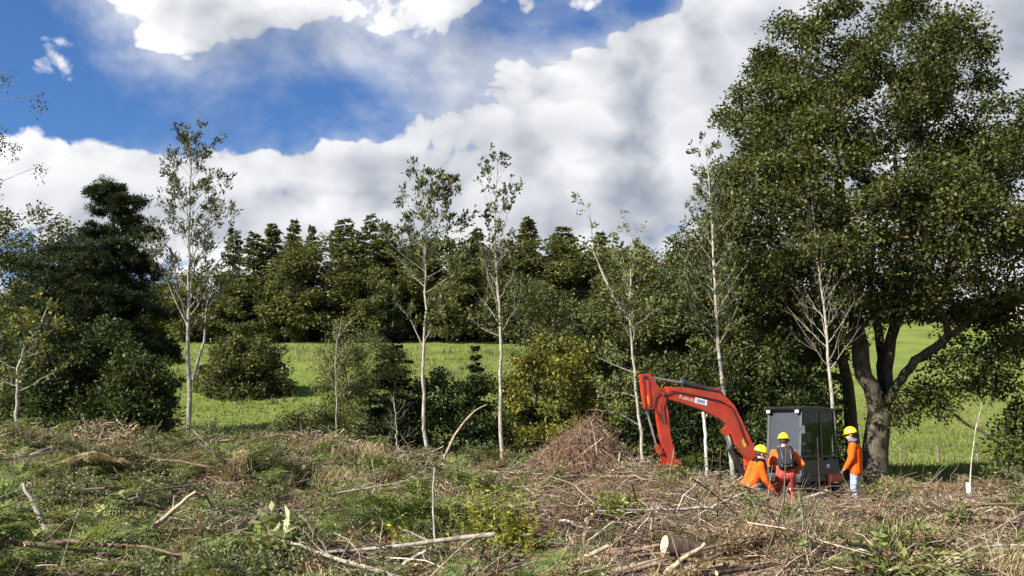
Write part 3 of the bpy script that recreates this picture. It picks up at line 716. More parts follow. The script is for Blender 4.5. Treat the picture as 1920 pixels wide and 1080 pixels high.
sapling('birch_sapling', 'slim white trunk with bare grey twigs rising behind the red boom', 26.5, [(1378, 930), (1372, 860), (1355, 735), (1346, 620), (1338, 480), (1325, 270)], .13, 34, 1.35, .40, 1.0, .30, .10, .05, G_OLIVE, 105, rc=.12)
sapling('birch_sapling', 'slim white leafless trunk rising behind the cab', 27.5, [(1566, 900), (1562, 770), (1552, 660), (1546, 580), (1532, 480), (1520, 360)], .115, 34, 1.6, .36, 1.05, .12, .09, .05, G_OLIVE, 106, rc=.1)
sapling('young_sapling', 'thin short grey sapling in front of the pale willow bush', 26.0, [(632, 860), (630, 740), (628, 660), (640, 600)], .035, 10, .6, .4, 1.0, .25, .07, .03, G_WILLOW, 107)
sapling('young_sapling', 'thin dead sapling stub in front of the dark spruce', 25.0, [(744, 870), (743, 800), (738, 745)], .04, 8, .4, .3, .7, 0, seed=108)
sapling('young_sapling', 'thin pale straight pole under the arch of the red boom', 25.5, [(1327, 920), (1323, 830), (1319, 745)], .065, 3, .4, .75, 1.0, 0, seed=109, col=(.52, .52, .50), rtop=.05)
sapling('birch_sapling', 'bent grey trunk with yellowing leaves in front of the broadleaf tree and holly', 25.0, [(28, 850), (33, 740), (33, 690), (45, 655), (75, 610), (95, 560)], .10, 16, 1.0, .35, .35, .22, .11, .07, [((.14, .15, .05), 3), ((.10, .115, .04), 3), ((.32, .26, .03), .8)], 110, rc=.2)

def left_birch():
    """tree outside the frame whose drooping sprays reach in at the left edge"""
    r = np.random.default_rng(121); Y = 22.0
    st = stem_nodes([(-150, 900), (-150, 600), (-140, 300), (-120, 60)], Y, 14); st[0, 2] = H1(st[0, 0], Y) - .1
    att = np.vstack([P(-10, 255, Y) + r.normal(0, .12, (10, 3)), P(-12, 370, Y) + r.normal(0, .13, (10, 3)), P(-120, 260, Y) + r.normal(0, .9, (60, 3)), P(-90, 80, Y) + r.normal(0, .6, (14, 3)) * [.5, 1, 1]])
    A, par, cnt, tips = grow(st, att, r, .4); rad = np.minimum(.007 * np.maximum(cnt, 1) ** .5, .12); rad[:14] = np.maximum(rad[:14], np.linspace(.13, .03, 14))
    org = np.array([st[0, 0], Y, H1(st[0, 0], Y)]); root = thing('birch_tree', 'birch whose drooping leafy sprays hang in at the edge of the sky', 'tree', org)
    w = Acc(); wood_mesh(w, A, par, rad, np.array(PALE), r, 8); w.build('trunk', M_BIRCH, root, True, org=org)
    lf = Acc(); leaf_clumps(lf, A[tips], r, 70, .24, .06, .04, G_OLIVE, hang=.5); lf.build('crown', M_LEAF, root, org=org)
left_birch()

# ------------------------------------------------------------------ the felled ground in front
def px_of(x, y): return 960 + F * x / y
def scatter(n, r, y0=7.5, y1=27.0, pw=1.4, margin=.11):
    y = y0 + (y1 - y0) * r.random(n) ** pw; s = r.uniform(-.60 - margin, .60 + margin, n); return s * y, y
CLEAR = [(*ground_hit(px, py)[:2], rad) for (px, py, rad) in [(1245, 1062, .62), (1290, 1070, .60), (1340, 1074, .60), (70, 1074, .35), (1190, 1074, .35)]]
def keep(x, y, dens, r):
    k = r.random(len(x)) < dens(px_of(x, y), y)
    for (cx, cy, rad) in CLEAR: k &= (x - cx) ** 2 + (y - cy) ** 2 > rad * rad
    return k
def box_clear(x, y):
    """standing room for the machine and the workers"""
    return ~((np.abs(x - 6.6) < 2.5) & (np.abs(y - 20.6) < 4.6))
def patch(px, Y):
    x = (np.asarray(px) - 960) / F * Y; return vnoise(x / 1.5, np.asarray(Y) / 1.3, 33)
def z_green(px, Y): return sstep(patch(px, Y), .28, .52) * 1.2 * np.interp(px, [0, 620, 700, 960, 1060, 1450, 1600, 1920], [.9, .8, .6, .55, .14, .14, .3, .22])
def z_twig(px, Y): return (1 - .72 * sstep(patch(px, Y), .35, .6) * np.interp(px, [0, 900, 1100], [1, 1, .2])) * np.interp(px, [0, 500, 900, 1020, 1450, 1600, 1920], [.35, .4, .55, 1, 1, .6, .5])
def z_dry(px, Y): return np.interp(px, [0, 500, 570, 690, 760, 1300, 1450, 1920], [.38, .35, .6, .6, .3, .2, .9, 1.0]) * np.where((px < 750), 1, np.interp(Y, [9, 16, 27], [1, .8, .45]))

def build_twigs():
    r = np.random.default_rng(201); x, y = scatter(34000, r); k = keep(x, y, z_twig, r); x = x[k][:13500]; y = y[k][:13500]; n = len(x); hp = .22 * sstep(vnoise(x / 1.5, y / 1.5, 21), .50, .85) * ~((np.abs(x - 6.4) < 2.8) & (np.abs(y - 19) < 4))
    L = r.uniform(.2, 1.0, n) * r.choice([.6, 1, 1.5], n, p=[.45, .45, .10]); rad = r.uniform(.003, .009, n) * (1 + .6 * (L > 1.0))
    a = r.normal(0, 1.0, n) + r.choice([0, math.pi / 2], n, p=[.7, .3]); t = r.normal(.06, .20, n); t = np.where(r.random(n) < .05, r.uniform(.5, 1.3, n), t)
    d = np.stack([np.cos(a) * np.cos(t), np.sin(a) * np.cos(t), np.sin(t)], -1); s = np.linspace(-.5, .5, 4)
    c = np.stack([x, y, H(x, y) + r.uniform(.0, .18, n) + hp * r.random(n) ** .7 + np.abs(np.sin(t)) * L * .4], -1)
    Pt = c[:, None] + d[:, None] * (s[None, :, None] * L[:, None, None]); Pt[:, 1:3] += r.normal(0, .05, (n, 2, 3)) * L[:, None, None]
    V, Q = tubes(Pt, rad[:, None] * np.array([1, .95, .8, .45]), 3)
    c = pick_cols([((.15, .105, .07), 4), ((.25, .195, .145), 3.5), ((.085, .058, .04), 2.5), ((.44, .38, .29), 2.2), ((.20, .12, .08), 1.5)], n, r, .2)
    A = Acc(); A.add(V, Q, np.repeat(c, 12, axis=0)); tag(A.build('brash_twigs', M_TWIG), 'tangle of cut brown and grey twigs covering the clearing', 'twigs', kind='stuff')
build_twigs()

def build_litter():
    r = np.random.default_rng(202); A = Acc()
    x, y = scatter(32000, r); n = len(x); pos = np.stack([x, y, H(x, y) + r.uniform(0, .10, n)], -1)
    ax = rand_dirs(n, r); ax[:, 2] *= .5; nr = rand_dirs(n, r); nr[:, 2] = np.abs(nr[:, 2]) + .4; sz = r.uniform(.5, 1.5, n)
    px = px_of(x, y); g = r.random(n) < z_green(px, y) * .55
    cg = pick_cols([((.085, .115, .032), 4), ((.13, .15, .05), 3), ((.055, .08, .028), 3)], n, r); cb = pick_cols([((.17, .115, .065), 4), ((.26, .19, .11), 3), ((.09, .06, .038), 4), ((.38, .31, .20), 1.5)], n, r)
    V, Q, C = leaf_quads(pos, ax, nr, .085 * sz, .04 * sz, np.where(g[:, None], cg, cb)); A.add(V, Q, C)
    tag(A.build('leaf_litter', M_DRY), 'scattered dead leaves, chips and bark fragments on the clearing', 'litter', kind='stuff')
build_litter()

def build_dry_grass():
    r = np.random.default_rng(203); A = Acc()
    x, y = scatter(15000, r); k = keep(x, y, z_dry, r); x, y = x[k], y[k]; n = len(x) * 4
    idx = np.repeat(np.arange(len(x)), 4); bx = x[idx] + r.normal(0, .07, n); by = y[idx] + r.normal(0, .07, n)
    a = r.uniform(0, 6.28, n); h = r.uniform(.05, .24, n); le = r.uniform(.8, 2.6, n) * h; d = np.stack([np.cos(a), np.sin(a), 0 * a], -1); sd_ = np.stack([-np.sin(a), np.cos(a), 0 * a], -1)
    w = r.uniform(.003, .008, n)[:, None]; b = np.stack([bx, by, H(bx, by) - .02], -1); up = np.array([0, 0, 1.])
    p0, p1, p2 = b, b + d * (le * .4)[:, None] + up * (h * .75)[:, None], b + d * le[:, None] + up * (h * r.uniform(.5, 1.05, n))[:, None]
    V = np.stack([p0 - sd_ * w, p0 + sd_ * w, p1 + sd_ * w * .8, p1 - sd_ * w * .8, p2], 1).reshape(-1, 3); i = np.arange(n)[:, None] * 5
    c = pick_cols([((.42, .34, .21), 4), ((.31, .24, .14), 3), ((.50, .43, .29), 2.5), ((.20, .21, .075), 2.2)], n, r, .15)
    A.add(V, i + np.array([0, 1, 2, 3]), np.repeat(c, 5, axis=0), i + np.array([3, 2, 4]))
    tag(A.build('dry_grass', M_DRY), 'bleached dry grass lying between the cut branches', 'grass', kind='stuff')
build_dry_grass()

def frond(A, base, az, L, lift, cols, r, curl=.5, pairs=15, wid=.34):
    s = np.linspace(0, 1, 9); d = np.array([math.cos(az), math.sin(az), 0]); sd_ = np.array([-math.sin(az), math.cos(az), 0])
    pts = base + d * (L * (s * .9))[:, None] + np.array([0, 0, 1.]) * (L * (lift * s - curl * s ** 2.2))[:, None]
    V, Q = tubes(pts[None], np.linspace(.006, .002, 9)[None], 3); A.add(V, Q, np.array(cols[0][0]) * 1.1)
    u = np.repeat(np.linspace(.14, .98, pairs), 2); n = len(u); sg = np.tile([-1, 1], pairs)
    i = np.minimum((u * 8).astype(int), 7); f = (u * 8 - i)[:, None]; pos = pts[i] * (1 - f) + pts[i + 1] * f
    tang = norm(pts[i + 1] - pts[i]); ln = L * wid * np.sin(np.pi * np.clip((1 - u) * .86 + .12, 0, 1)) ** .8 * r.uniform(.8, 1.15, n)
    ax = sd_ * sg[:, None] + tang * .42 + np.array([0, 0, 1.]) * r.normal(-.12, .12, n)[:, None]; nr = np.cross(tang, sd_ * sg[:, None]) * sg[:, None] + r.normal(0, .25, (n, 3))
    k = 7; ax = norm(ax); u2 = np.tile(np.repeat(np.linspace(.12, 1, k), 2), n); sg2 = np.tile(np.tile([-1, 1], k), n); ii = np.repeat(np.arange(n), 2 * k)
    side = norm(np.cross(ax, nr)); p2 = pos[ii] + ax[ii] * (ln[ii] * u2)[:, None]; p2[:, 2] -= .10 * ln[ii] * u2 ** 2
    a2 = side[ii] * sg2[:, None] + ax[ii] * .7 + r.normal(0, .15, (len(ii), 3)); l2 = np.maximum(ln[ii] * .24 * (1.15 - u2), .012) * r.uniform(.8, 1.2, len(ii)); cc = pick_cols(cols, n, r, .14)[ii] * r.uniform(.85, 1.15, (len(ii), 1))
    V, Q, C = leaf_quads(p2, a2, nr[ii], l2, l2 * .45, cc); A.add(V, Q, C)
G_FERN = [((.125, .160, .042), 4), ((.170, .200, .064), 3), ((.072, .104, .030), 2)]
G_FERNP = [((.24, .25, .10), 4), ((.31, .30, .15), 2), ((.15, .17, .06), 2)]
G_FERNB = [((.34, .245, .14), 4), ((.22, .145, .075), 3), ((.46, .36, .22), 2.5)]
def fern_mesh(seed, cols, nf=11, L=.75, flop=0.0):
    r = np.random.default_rng(seed); A = Acc()
    for k in range(nf):
        frond(A, r.normal(0, .05, 3) * [1, 1, .2], k * 2.4 + r.normal(0, .3), L * r.uniform(.65, 1.2), r.uniform(.35, .95) * (1 - flop), cols, r, r.uniform(.3, .65) * (1 - .5 * flop))
    return A.build('bracken_fern', M_LEAF, link=False)
def bough_mesh(seed, cols, L=1.3, lsz=1.0):
    """a cut leafy bough lying on the ground"""
    r = np.random.default_rng(seed); A = Acc(); s = np.linspace(0, 1, 8)
    pts = np.stack([(s - .5) * L, .06 * np.sin(3 * s + seed), .12 + .10 * np.sin(s * 3.1)], -1); V, Q = tubes(pts[None], np.linspace(.016, .004, 8)[None], 5); A.add(V, Q, np.array([.13, .10, .07]))
    for k in range(26):
        u = r.uniform(.12, 1); i = min(int(u * 7), 6); p = pts[i] + (pts[i + 1] - pts[i]) * (u * 7 - i); d = norm(np.array([.7, r.choice([-1, 1]) * r.uniform(.3, 1), r.uniform(-.1, .75)])); l = L * .30 * r.uniform(.5, 1.2) * (1.1 - .5 * u)
        q = p + d * l * np.linspace(0, 1, 4)[:, None] + np.array([0, 0, -.12 * l]) * (np.linspace(0, 1, 4) ** 2)[:, None]; V, Q = tubes(q[None], np.linspace(.004, .002, 4)[None], 3); A.add(V, Q, np.array([.12, .095, .06]))
        n = 34; w = r.random(n); pos = p + d * (l * w)[:, None] + r.normal(0, .014, (n, 3)); ax = d + r.normal(0, .8, (n, 3)); nr = rand_dirs(n, r); nr[:, 2] += .4
        V, Q, C = leaf_quads(pos, ax, nr, r.uniform(.025, .055, n) * lsz, r.uniform(.010, .020, n) * lsz, pick_cols(cols, n, r)); A.add(V, Q, C)
    return A.build('cut_bough', M_LEAF, link=False)
def weed_mesh(seed, cols, ns=9, h=.5, L=.09, W=.045, spread=.16, per=16):
    r = np.random.default_rng(seed); A = Acc()
    for k in range(ns):
        a = r.uniform(0, 6.28); hh = h * r.uniform(.55, 1.2); s = np.linspace(0, 1, 5); b = r.normal(0, spread, 3) * [1, 1, 0]; le = r.uniform(.05, .5) * hh
        pts = b + np.stack([np.cos(a) * le * s ** 2, np.sin(a) * le * s ** 2, hh * s - .03], -1); V, Q = tubes(pts[None], np.linspace(.006, .002, 5)[None], 3); A.add(V, Q, np.array(cols[0][0]))
        n = per; u = r.uniform(.2, 1, n); i = np.minimum((u * 4).astype(int), 3); pos = pts[i] + (pts[i + 1] - pts[i]) * (u * 4 - i)[:, None]
        ax = rand_dirs(n, r); ax[:, 2] = np.abs(ax[:, 2]) * .5; nr = rand_dirs(n, r); nr[:, 2] = np.abs(nr[:, 2]) + .6; sz = r.uniform(.6, 1.3, n)
        V, Q, C = leaf_quads(pos, ax, nr, L * sz, W * sz, pick_cols(cols, n, r)); A.add(V, Q, C)
    return A.build('weed_plant', M_LEAF, link=False)
def tussock_mesh(seed, cols, n=150, h=.45, spread=.10, w0=.006, droop=0.0):
    r = np.random.default_rng(seed); A = Acc(); a = r.uniform(0, 6.28, n); hh = h * r.uniform(.5, 1.15, n); le = hh * (r.uniform(.2, 1.1, n) + droop)
    d = np.stack([np.cos(a), np.sin(a), 0 * a], -1); sd_ = np.stack([-np.sin(a), np.cos(a), 0 * a], -1); b = r.normal(0, spread, (n, 3)) * [1, 1, 0] - [0, 0, .03]; up = np.array([0, 0, 1.]); w = w0 * r.uniform(.6, 1.3, n)[:, None]
    p1 = b + d * (le * .22)[:, None] + up * (hh * .6)[:, None]; p2 = b + d * (le * .6)[:, None] + up * (hh * .95)[:, None]; p3 = b + d * (le * 1.1)[:, None] + up * (hh * np.maximum(.1, r.uniform(.6, 1.0, n) - .5 * droop))[:, None]
    V = np.stack([b - sd_ * w, b + sd_ * w, p1 + sd_ * w, p1 - sd_ * w, p2 + sd_ * w * .7, p2 - sd_ * w * .7, p3], 1).reshape(-1, 3); i = np.arange(n)[:, None] * 7
    A.add(V, np.vstack([i + np.array([0, 1, 2, 3]), i + np.array([3, 2, 4, 5])]), np.repeat(pick_cols(cols, n, r, .15), 7, axis=0), i + np.array([5, 4, 6]))
    return A.build('grass_tussock', M_DRY, link=False)
def heap(x, y): return .30 * sstep(vnoise(np.asarray(x) / 1.5, np.asarray(y) / 1.5, 21), .50, .85)
def spread_things(name, meshes, label, cat, group, n, dens, seed, sc=(.7, 1.3), y1=26.0, sink=0.0, tilt=.12, pile=0.0):
    r = np.random.default_rng(seed); x, y = scatter(n * 12, r, 8.0, y1, 1.2); k = keep(x, y, dens, r) & box_clear(x, y); x, y = x[k][:n], y[k][:n]; z = H(x, y) + pile * heap(x, y) * r.random(len(x))
    for i in range(len(x)):
        o = link_obj(name, meshes[i % len(meshes)]); o.location = (x[i], y[i], z[i] - sink); o.rotation_euler = (r.normal(0, tilt), r.normal(0, tilt), r.random() * 6.28); s = r.uniform(*sc); o.scale = (s, s, s * r.uniform(.85, 1.15)); tag(o, label, cat, group)
D_DRY = [((.42, .34, .20), 4), ((.31, .24, .135), 3), ((.50, .43, .28), 2), ((.2, .2, .08), 1)]
D_GRN = [((.125, .155, .045), 4), ((.18, .195, .07), 3), ((.30, .27, .13), 1.5)]
ferns = [fern_mesh(300 + i, G_FERN) for i in range(4)]; fernp = [fern_mesh(310 + i, G_FERNP, 9, .7, .3) for i in range(3)]; fernb = [fern_mesh(320 + i, G_FERNB, 8, .65, .5) for i in range(3)]
boughs = [bough_mesh(330 + i, [((.098, .120, .050), 4), ((.150, .165, .078), 3), ((.23, .235, .135), 2.5)]) for i in range(4)]
boughs_b = [bough_mesh(335 + i, [((.24, .165, .09), 4), ((.36, .27, .165), 3), ((.15, .10, .06), 2)], 1.3, .85) for i in range(3)]
weeds = [weed_mesh(340 + i, G_FERN + [((.15, .17, .06), 2)]) for i in range(4)]; tus = [tussock_mesh(350 + i, D_DRY) for i in range(4)]; tusg = [tussock_mesh(360 + i, D_GRN, 120, .38) for i in range(3)]
LEFT = lambda px, Y: (.15 + .85 * sstep(patch(px, Y), .25, .5)) * np.interp(px, [0, 560, 720, 1000, 1100, 1920], [1, .8, .5, .25, .06, .06])
spread_things('bracken_fern', ferns, 'green bracken fern growing up through the cut branches', 'fern', 'green bracken in the clearing', 150, LEFT, 401, (.7, 1.6))
spread_things('bracken_fern', fernp, 'pale wilting bracken fern slumped over the cut branches', 'fern', 'wilting bracken in the clearing', 115, lambda px, Y: np.interp(px, [0, 900, 1100, 1500, 1920], [.9, .9, .25, .3, .35]), 402, (.8, 1.6))
spread_things('dead_fern', fernb, 'dead brown bracken fern collapsed on the ground', 'fern', 'dead bracken in the clearing', 190, lambda px, Y: .6 + 0 * px, 403, (.8, 1.6), pile=.8)
spread_things('cut_bough', boughs, 'cut leafy grey-green bough lying on the brash', 'bough', 'leafy cut boughs on the brash', 240, LEFT, 404, (.6, 1.5), sink=.03, tilt=.35, pile=1.0)
spread_things('cut_bough', boughs_b, 'cut bough with dead brown leaves lying on the brash', 'bough', 'dead cut boughs on the brash', 150, lambda px, Y: .5 + .5 * z_twig(px, Y), 405, (.5, 1.35), sink=.05, tilt=.3, pile=1.0)
spread_things('weed_plant', weeds, 'leafy green weed standing among the twigs', 'plant', 'green weeds in the clearing', 260, lambda px, Y: z_green(px, Y) * np.interp(Y, [8, 15, 27], [.6, .8, 1]), 406, (.5, 1.2))
spread_things('grass_tussock', tus, 'tussock of bleached dry grass among the twigs', 'grass', 'dry grass tussocks in the clearing', 150, z_dry, 407, (.35, .9))
spread_things('grass_tussock', tusg, 'tussock of yellowish green grass among the twigs', 'grass', 'green grass tussocks in the clearing', 140, lambda px, Y: np.interp(px, [0, 500, 700, 1000, 1200, 1920], [.6, .7, 1, .7, .3, .5]), 408, (.5, 1.2))

# named plants of the foreground
def plant_at(name, mesh, label, cat, px, py, s=1.0, Y=None, rz=0.0, sz=None):
    g = ground_hit(px, py, max(7.5, (Y or 10) - 3)) if Y is None or Y < 16 else np.array([P(px, py, Y)[0], Y, 0.0])
    g[2] = H1(g[0], g[1]); o = link_obj(name, mesh); o.location = g; o.scale = (s, s, sz or s); o.rotation_euler = (0, 0, rz); return tag(o, label, cat)
broom = weed_mesh(371, [((.22, .235, .045), 4), ((.17, .195, .04), 3), ((.27, .26, .06), 2)], 70, 1.0, .085, .026, .24, 44)
plant_at('broom_shrub', broom, 'tall feathery yellow-green shrub beside the dark leaning branch', 'shrub', 930, 1060, 1.0, 11.2)
plant_at('broom_shrub', weed_mesh(372, [((.24, .24, .04), 4), ((.19, .205, .04), 3), ((.30, .27, .06), 2)], 50, .65, .085, .028, .18, 36), 'low feathery yellow shrub in front of the tall yellow-green one', 'shrub', 972, 1075, 1.0, 9.9)
plant_at('broom_shrub', weed_mesh(373, [((.2, .22, .05), 4), ((.15, .18, .04), 3)], 36, .48, .08, .03, .17, 30), 'small yellow-green shrub alone among the brown twigs', 'shrub', 1160, 985, 1.0, 14.6)
plant_at('bracken_fern', fern_mesh(374, [((.045, .085, .022), 4), ((.07, .115, .03), 3)], 22, .75), 'dense dark green fern mound beside the thin upright stick', 'fern', 735, 1005, 1.05, 13.6)
plant_at('bracken_fern', fern_mesh(375, G_FERN, 20, .8), 'bushy bright green fern below the dark leaning branch', 'fern', 480, 940, 1.0, 17.5)
plant_at('broadleaf_weed', weed_mesh(376, [((.30, .36, .17), 4), ((.24, .30, .12), 3), ((.36, .40, .22), 2)], 14, .62, .24, .10, .22, 8), 'pale green plant with large limp leaves low in the foreground', 'plant', 485, 1076, 1.15, 10.2)
plant_at('broadleaf_weed', weed_mesh(377, [((.40, .34, .03), 4), ((.32, .30, .05), 2)], 9, .30, .11, .035, .07, 6), 'small plant with bright yellow leaves beside the dark fern mound', 'plant', 738, 1030, 1.0, 12.2)
plant_at('nettle_plant', weed_mesh(378, G_FERN + [((.14, .17, .06), 3)], 34, .75, .09, .05, .26, 26), 'clump of green nettles beside the worker in pale jeans', 'plant', 1655, 940, 1.0, 20.2)
plant_at('nettle_plant', weed_mesh(379, G_FERNP, 22, .5, .1, .05, .22, 20), 'pale green leafy clump at the foot of the red arm', 'plant', 1262, 915, 1.0, 19.8)
hump = tussock_mesh(381, D_DRY + [((.16, .17, .06), 3)], 520, .55, .34, .007, .9)
plant_at('grass_tussock', hump, 'big drooping hump of bleached grass behind the thin bent stick', 'grass', 655, 900, 1.1, 22.5)
plant_at('grass_tussock', tussock_mesh(382, D_DRY + [((.16, .18, .06), 4)], 420, .5, .30, .006, .9), 'long straw-coloured grass slumping below the bleached hump', 'grass', 635, 930, 1.0, 19.5)

# ---- branches and logs
def curve_pts(p, n=10):
    p = np.array(p, float); t = np.concatenate([[0], np.cumsum(np.linalg.norm(np.diff(p, axis=0), axis=1))]); u = np.linspace(0, t[-1], n); q = np.stack([np.interp(u, t, p[:, k]) for k in range(3)], -1)
    for _ in range(2): q[1:-1] = (q[:-2] + 2 * q[1:-1] + q[2:]) / 4
    return q
def capped(A, pts, rad, sides, col):
    V, Q = tubes(pts[None], rad[None], sides); A.add(V, Q, col)
    for e, s in ((0, 1), (len(pts) - 1, -1)):
        ring = V[e * sides:(e + 1) * sides]; c = ring.mean(0); VV = np.vstack([ring, c]); i = np.arange(sides); T = np.stack([i, (i + 1) % sides, np.full(sides, sides)], -1)
        A.add(VV, None, np.array([.42, .33, .21]) if sides > 5 else np.array(col), T if s < 0 else T[:, ::-1])
def branch_mesh(seed, L=2.0, r0=.022, col=(.16, .12, .085), side=5):
    r = np.random.default_rng(seed); A = Acc(); s = np.linspace(0, 1, 9)
    pts = np.stack([(s - .5) * L, np.cumsum(r.normal(0, .03, 9)) * L * .4, .03 + np.abs(np.cumsum(r.normal(0, .015, 9))) * L * .5], -1); rad = r0 * (1 - .65 * s); capped(A, pts, rad, 6, np.array(col))
    for k in range(side):
        i = int(r.integers(2, 8)); d = norm(np.array([r.uniform(.3, 1), r.choice([-1, 1]) * r.uniform(.3, .9), r.uniform(-.05, .6)])); l = L * r.uniform(.1, .32); q = pts[i] + d * l * np.linspace(0, 1, 5)[:, None] + np.vstack([np.zeros(3), r.normal(0, .025 * l, (4, 3))])
        V, Q = tubes(q[None], (rad[i] * .5 * np.linspace(1, .35, 5))[None], 4); A.add(V, Q, np.array(col) * .95)
    return A.build('fallen_branch', M_TWIG, link=False)
BC = {'grey': [(.27, .24, .20), (.33, .30, .26)], 'brown': [(.15, .105, .07), (.19, .13, .09)], 'dark': [(.075, .054, .04), (.055, .04, .03)]}
for ci, (nm, n, dn) in enumerate([('grey', 75, z_twig), ('brown', 110, z_twig), ('dark', 70, z_twig)]):
    ms = [branch_mesh(500 + 10 * ci + k, [1.0, 1.5, 2.1, 1.3][k], [.014, .02, .028, .017][k], BC[nm][k % 2], 3 + k) for k in range(4)]
    r = np.random.default_rng(520 + ci); x, y = scatter(n * 8, r, 8.5, 26, 1.2); k = keep(x, y, dn, r) & box_clear(x, y); x, y = x[k][:n], y[k][:n]
    for i in range(len(x)):
        o = link_obj('fallen_branch', ms[i % 4]); a = r.normal(0, .8) + (math.pi if r.random() < .5 else 0); s = r.uniform(.55, 1.25)
        l = 1.0 * s; z1 = H1(x[i] - math.cos(a) * l, y[i] - math.sin(a) * l); z2 = H1(x[i] + math.cos(a) * l, y[i] + math.sin(a) * l)
        o.location = (x[i], y[i], max((z1 + z2) / 2, H1(x[i], y[i])) + r.uniform(.02, .16) + float(heap(x[i], y[i]))); o.rotation_euler = (r.random() * .6, -math.atan2(z2 - z1, 2 * l) + r.normal(0, .06), a); o.scale = (s, s, s)
        tag(o, f'bare {nm} branch lying loose on the brash', 'branch', f'loose {nm} branches on the brash')
def stick(label, pts, r0, col, name='fallen_branch', Y=None, dy=0.0, sides=7, r1=None, twigs=0, seed=1, cat='branch', mat=None):
    """a single branch through pixel points; its foot (first point) is on the ground"""
    r = np.random.default_rng(seed); g = ground_hit(*pts[0]) if Y is None or Y < 15 else P(pts[0][0], pts[0][1], Y); Yb = g[1]
    w = [P(p[0], p[1], Yb + dy * i / max(1, len(pts) - 1)) for i, p in enumerate(pts)]
    q = curve_pts(w, 11); q[1:-1] += r.normal(0, .006, (9, 3)); A = Acc(); r0 *= 1.25; r1 = r1 * 1.25 if r1 else None; rad = np.linspace(r0, r1 or r0 * .55, 11); capped(A, q, rad, sides, np.array(col))
    for k in range(twigs):
        i = int(r.integers(3, 10)); l = np.linalg.norm(q[-1] - q[0]) * r.uniform(.12, .3); d = norm(q[min(i + 1, 10)] - q[i] + rand_dirs(1, r)[0] * .06); d = norm(d + rand_dirs(1, r)[0] * .7); t = q[i] + d * l * np.linspace(0, 1, 5)[:, None] + np.vstack([np.zeros(3), r.normal(0, .02 * l, (4, 3))]); V, Q = tubes(t[None], (rad[i] * .5 * np.linspace(1, .4, 5))[None], 4); A.add(V, Q, np.array(col))
    org = np.array([q[0, 0], q[0, 1], H1(q[0, 0], q[0, 1])]); o = A.build(name, mat or M_TWIG, None, True, org=org); o.location = org; return tag(o, label, cat)
TAN = (.34, .27, .19); GRY = (.30, .27, .23); BRN = (.16, .11, .075); DRK = (.07, .05, .038)
stick('grey forked stick leaning up out of the dark hollow with a torn orange foot', [(108, 1050), (92, 1005), (66, 950), (44, 905)], .045, GRY, r1=.016, twigs=2, seed=1)
stick('long curved grey-brown branch arching up from the foreground hollow', [(240, 1056), (270, 1005), (320, 960), (368, 922)], .032, TAN, twigs=4, seed=2)
stick('dark rotting log lying flat at the front of the hollow', [(22, 1064), (70, 1068), (125, 1076)], .07, (.10, .065, .045), r1=.06, name='fallen_log', cat='log', Y=10.2)
stick('short pale broken branch behind the dark rotting log', [(215, 1066), (190, 1055), (165, 1043)], .026, TAN, seed=4)
stick('thick pale grey branch resting on the twigs beside the limp-leaved plant', [(280, 1076), (330, 1058), (374, 1040)], .04, GRY, r1=.03, seed=5)
stick('dark crooked branch leaning beside the tall slim ash trunk', [(446, 890), (412, 862), (372, 828)], .04, DRK, dy=1.0, twigs=2, seed=6)
stick('pale split stick poking up from the left brash bank', [(124, 858), (150, 842), (182, 818)], .03, TAN, dy=.5, seed=7)
stick('short pale stick hanging over the left brash bank', [(256, 890), (246, 868), (234, 848)], .026, TAN, seed=8)
stick('slender sapling stem bent over in an arc in front of the dark bush', [(828, 872), (845, 828), (872, 788), (895, 765), (913, 759)], .030, TAN, dy=.6, Y=21.0, r1=.012, seed=9)
stick('thin upright grey stick beside the dark fern mound', [(817, 1078), (815, 1000), (812, 930), (815, 876)], .014, GRY, Y=11.2, r1=.008, seed=10)
stick('thin bent stick in front of the bleached grass hump', [(714, 932), (706, 905), (698, 862)], .013, TAN, r1=.008, seed=11)
stick('grey branch with side twigs propped in front of the dark fern mound', [(695, 1056), (745, 1032), (797, 1008)], .022, GRY, twigs=4, seed=12)
stick('forked grey branch beside the thin upright grey stick', [(728, 1080), (765, 1052), (800, 1032)], .024, GRY, twigs=3, seed=13)
stick('dark brown branch leaning against the tall yellow-green shrub', [(868, 1070), (876, 1030), (895, 985), (937, 948)], .022, BRN, twigs=2, seed=14)
stick('long dark brown branch running up to the reddish brushwood heap', [(965, 958), (1020, 940), (1092, 908)], .045, BRN, dy=1.2, twigs=2, seed=15)
stick('pale brown branch rising from the front edge of the brash left of the sawn log', [(1040, 1082), (1085, 1050), (1142, 1024)], .034, TAN, twigs=2, seed=16)
stick('pale straight stick crossing in front of the sawn log', [(1238, 1082), (1280, 1050), (1322, 1019)], .026, TAN, seed=17)
stick('brown branch lying end-on against the sawn log', [(1140, 1052), (1180, 1034), (1236, 1022)], .032, (.25, .17, .11), seed=18)
stick('long pale pole lying aslant in the twigs below the kneeling worker', [(1378, 992), (1348, 968), (1312, 943)], .026, (.42, .36, .27), seed=19)
stick('short upright pale stake behind the sawn log', [(1223, 1022), (1222, 998), (1221, 970)], .018, TAN, seed=20, r1=.015)
stick('long pale pole propped in front of the worker in red trousers', [(1436, 958), (1490, 943), (1552, 921)], .034, (.46, .39, .29), Y=17.6, r1=.03, seed=21, dy=.2)
stick('dark twisted branch lying in front of the pale brown one', [(1114, 1082), (1085, 1064), (1058, 1045)], .022, DRK, seed=22)
stick('long flat brown log at the front edge below the sawn log', [(1130, 1066), (1210, 1064), (1292, 1062)], .05, (.20, .14, .095), Y=10.3, name='fallen_log', cat='log', seed=23)
stick('short grey log lying to the right of the flat brown one', [(1284, 1074), (1335, 1064), (1385, 1056)], .055, (.24, .19, .14), Y=10.0, name='fallen_log', cat='log', seed=24)
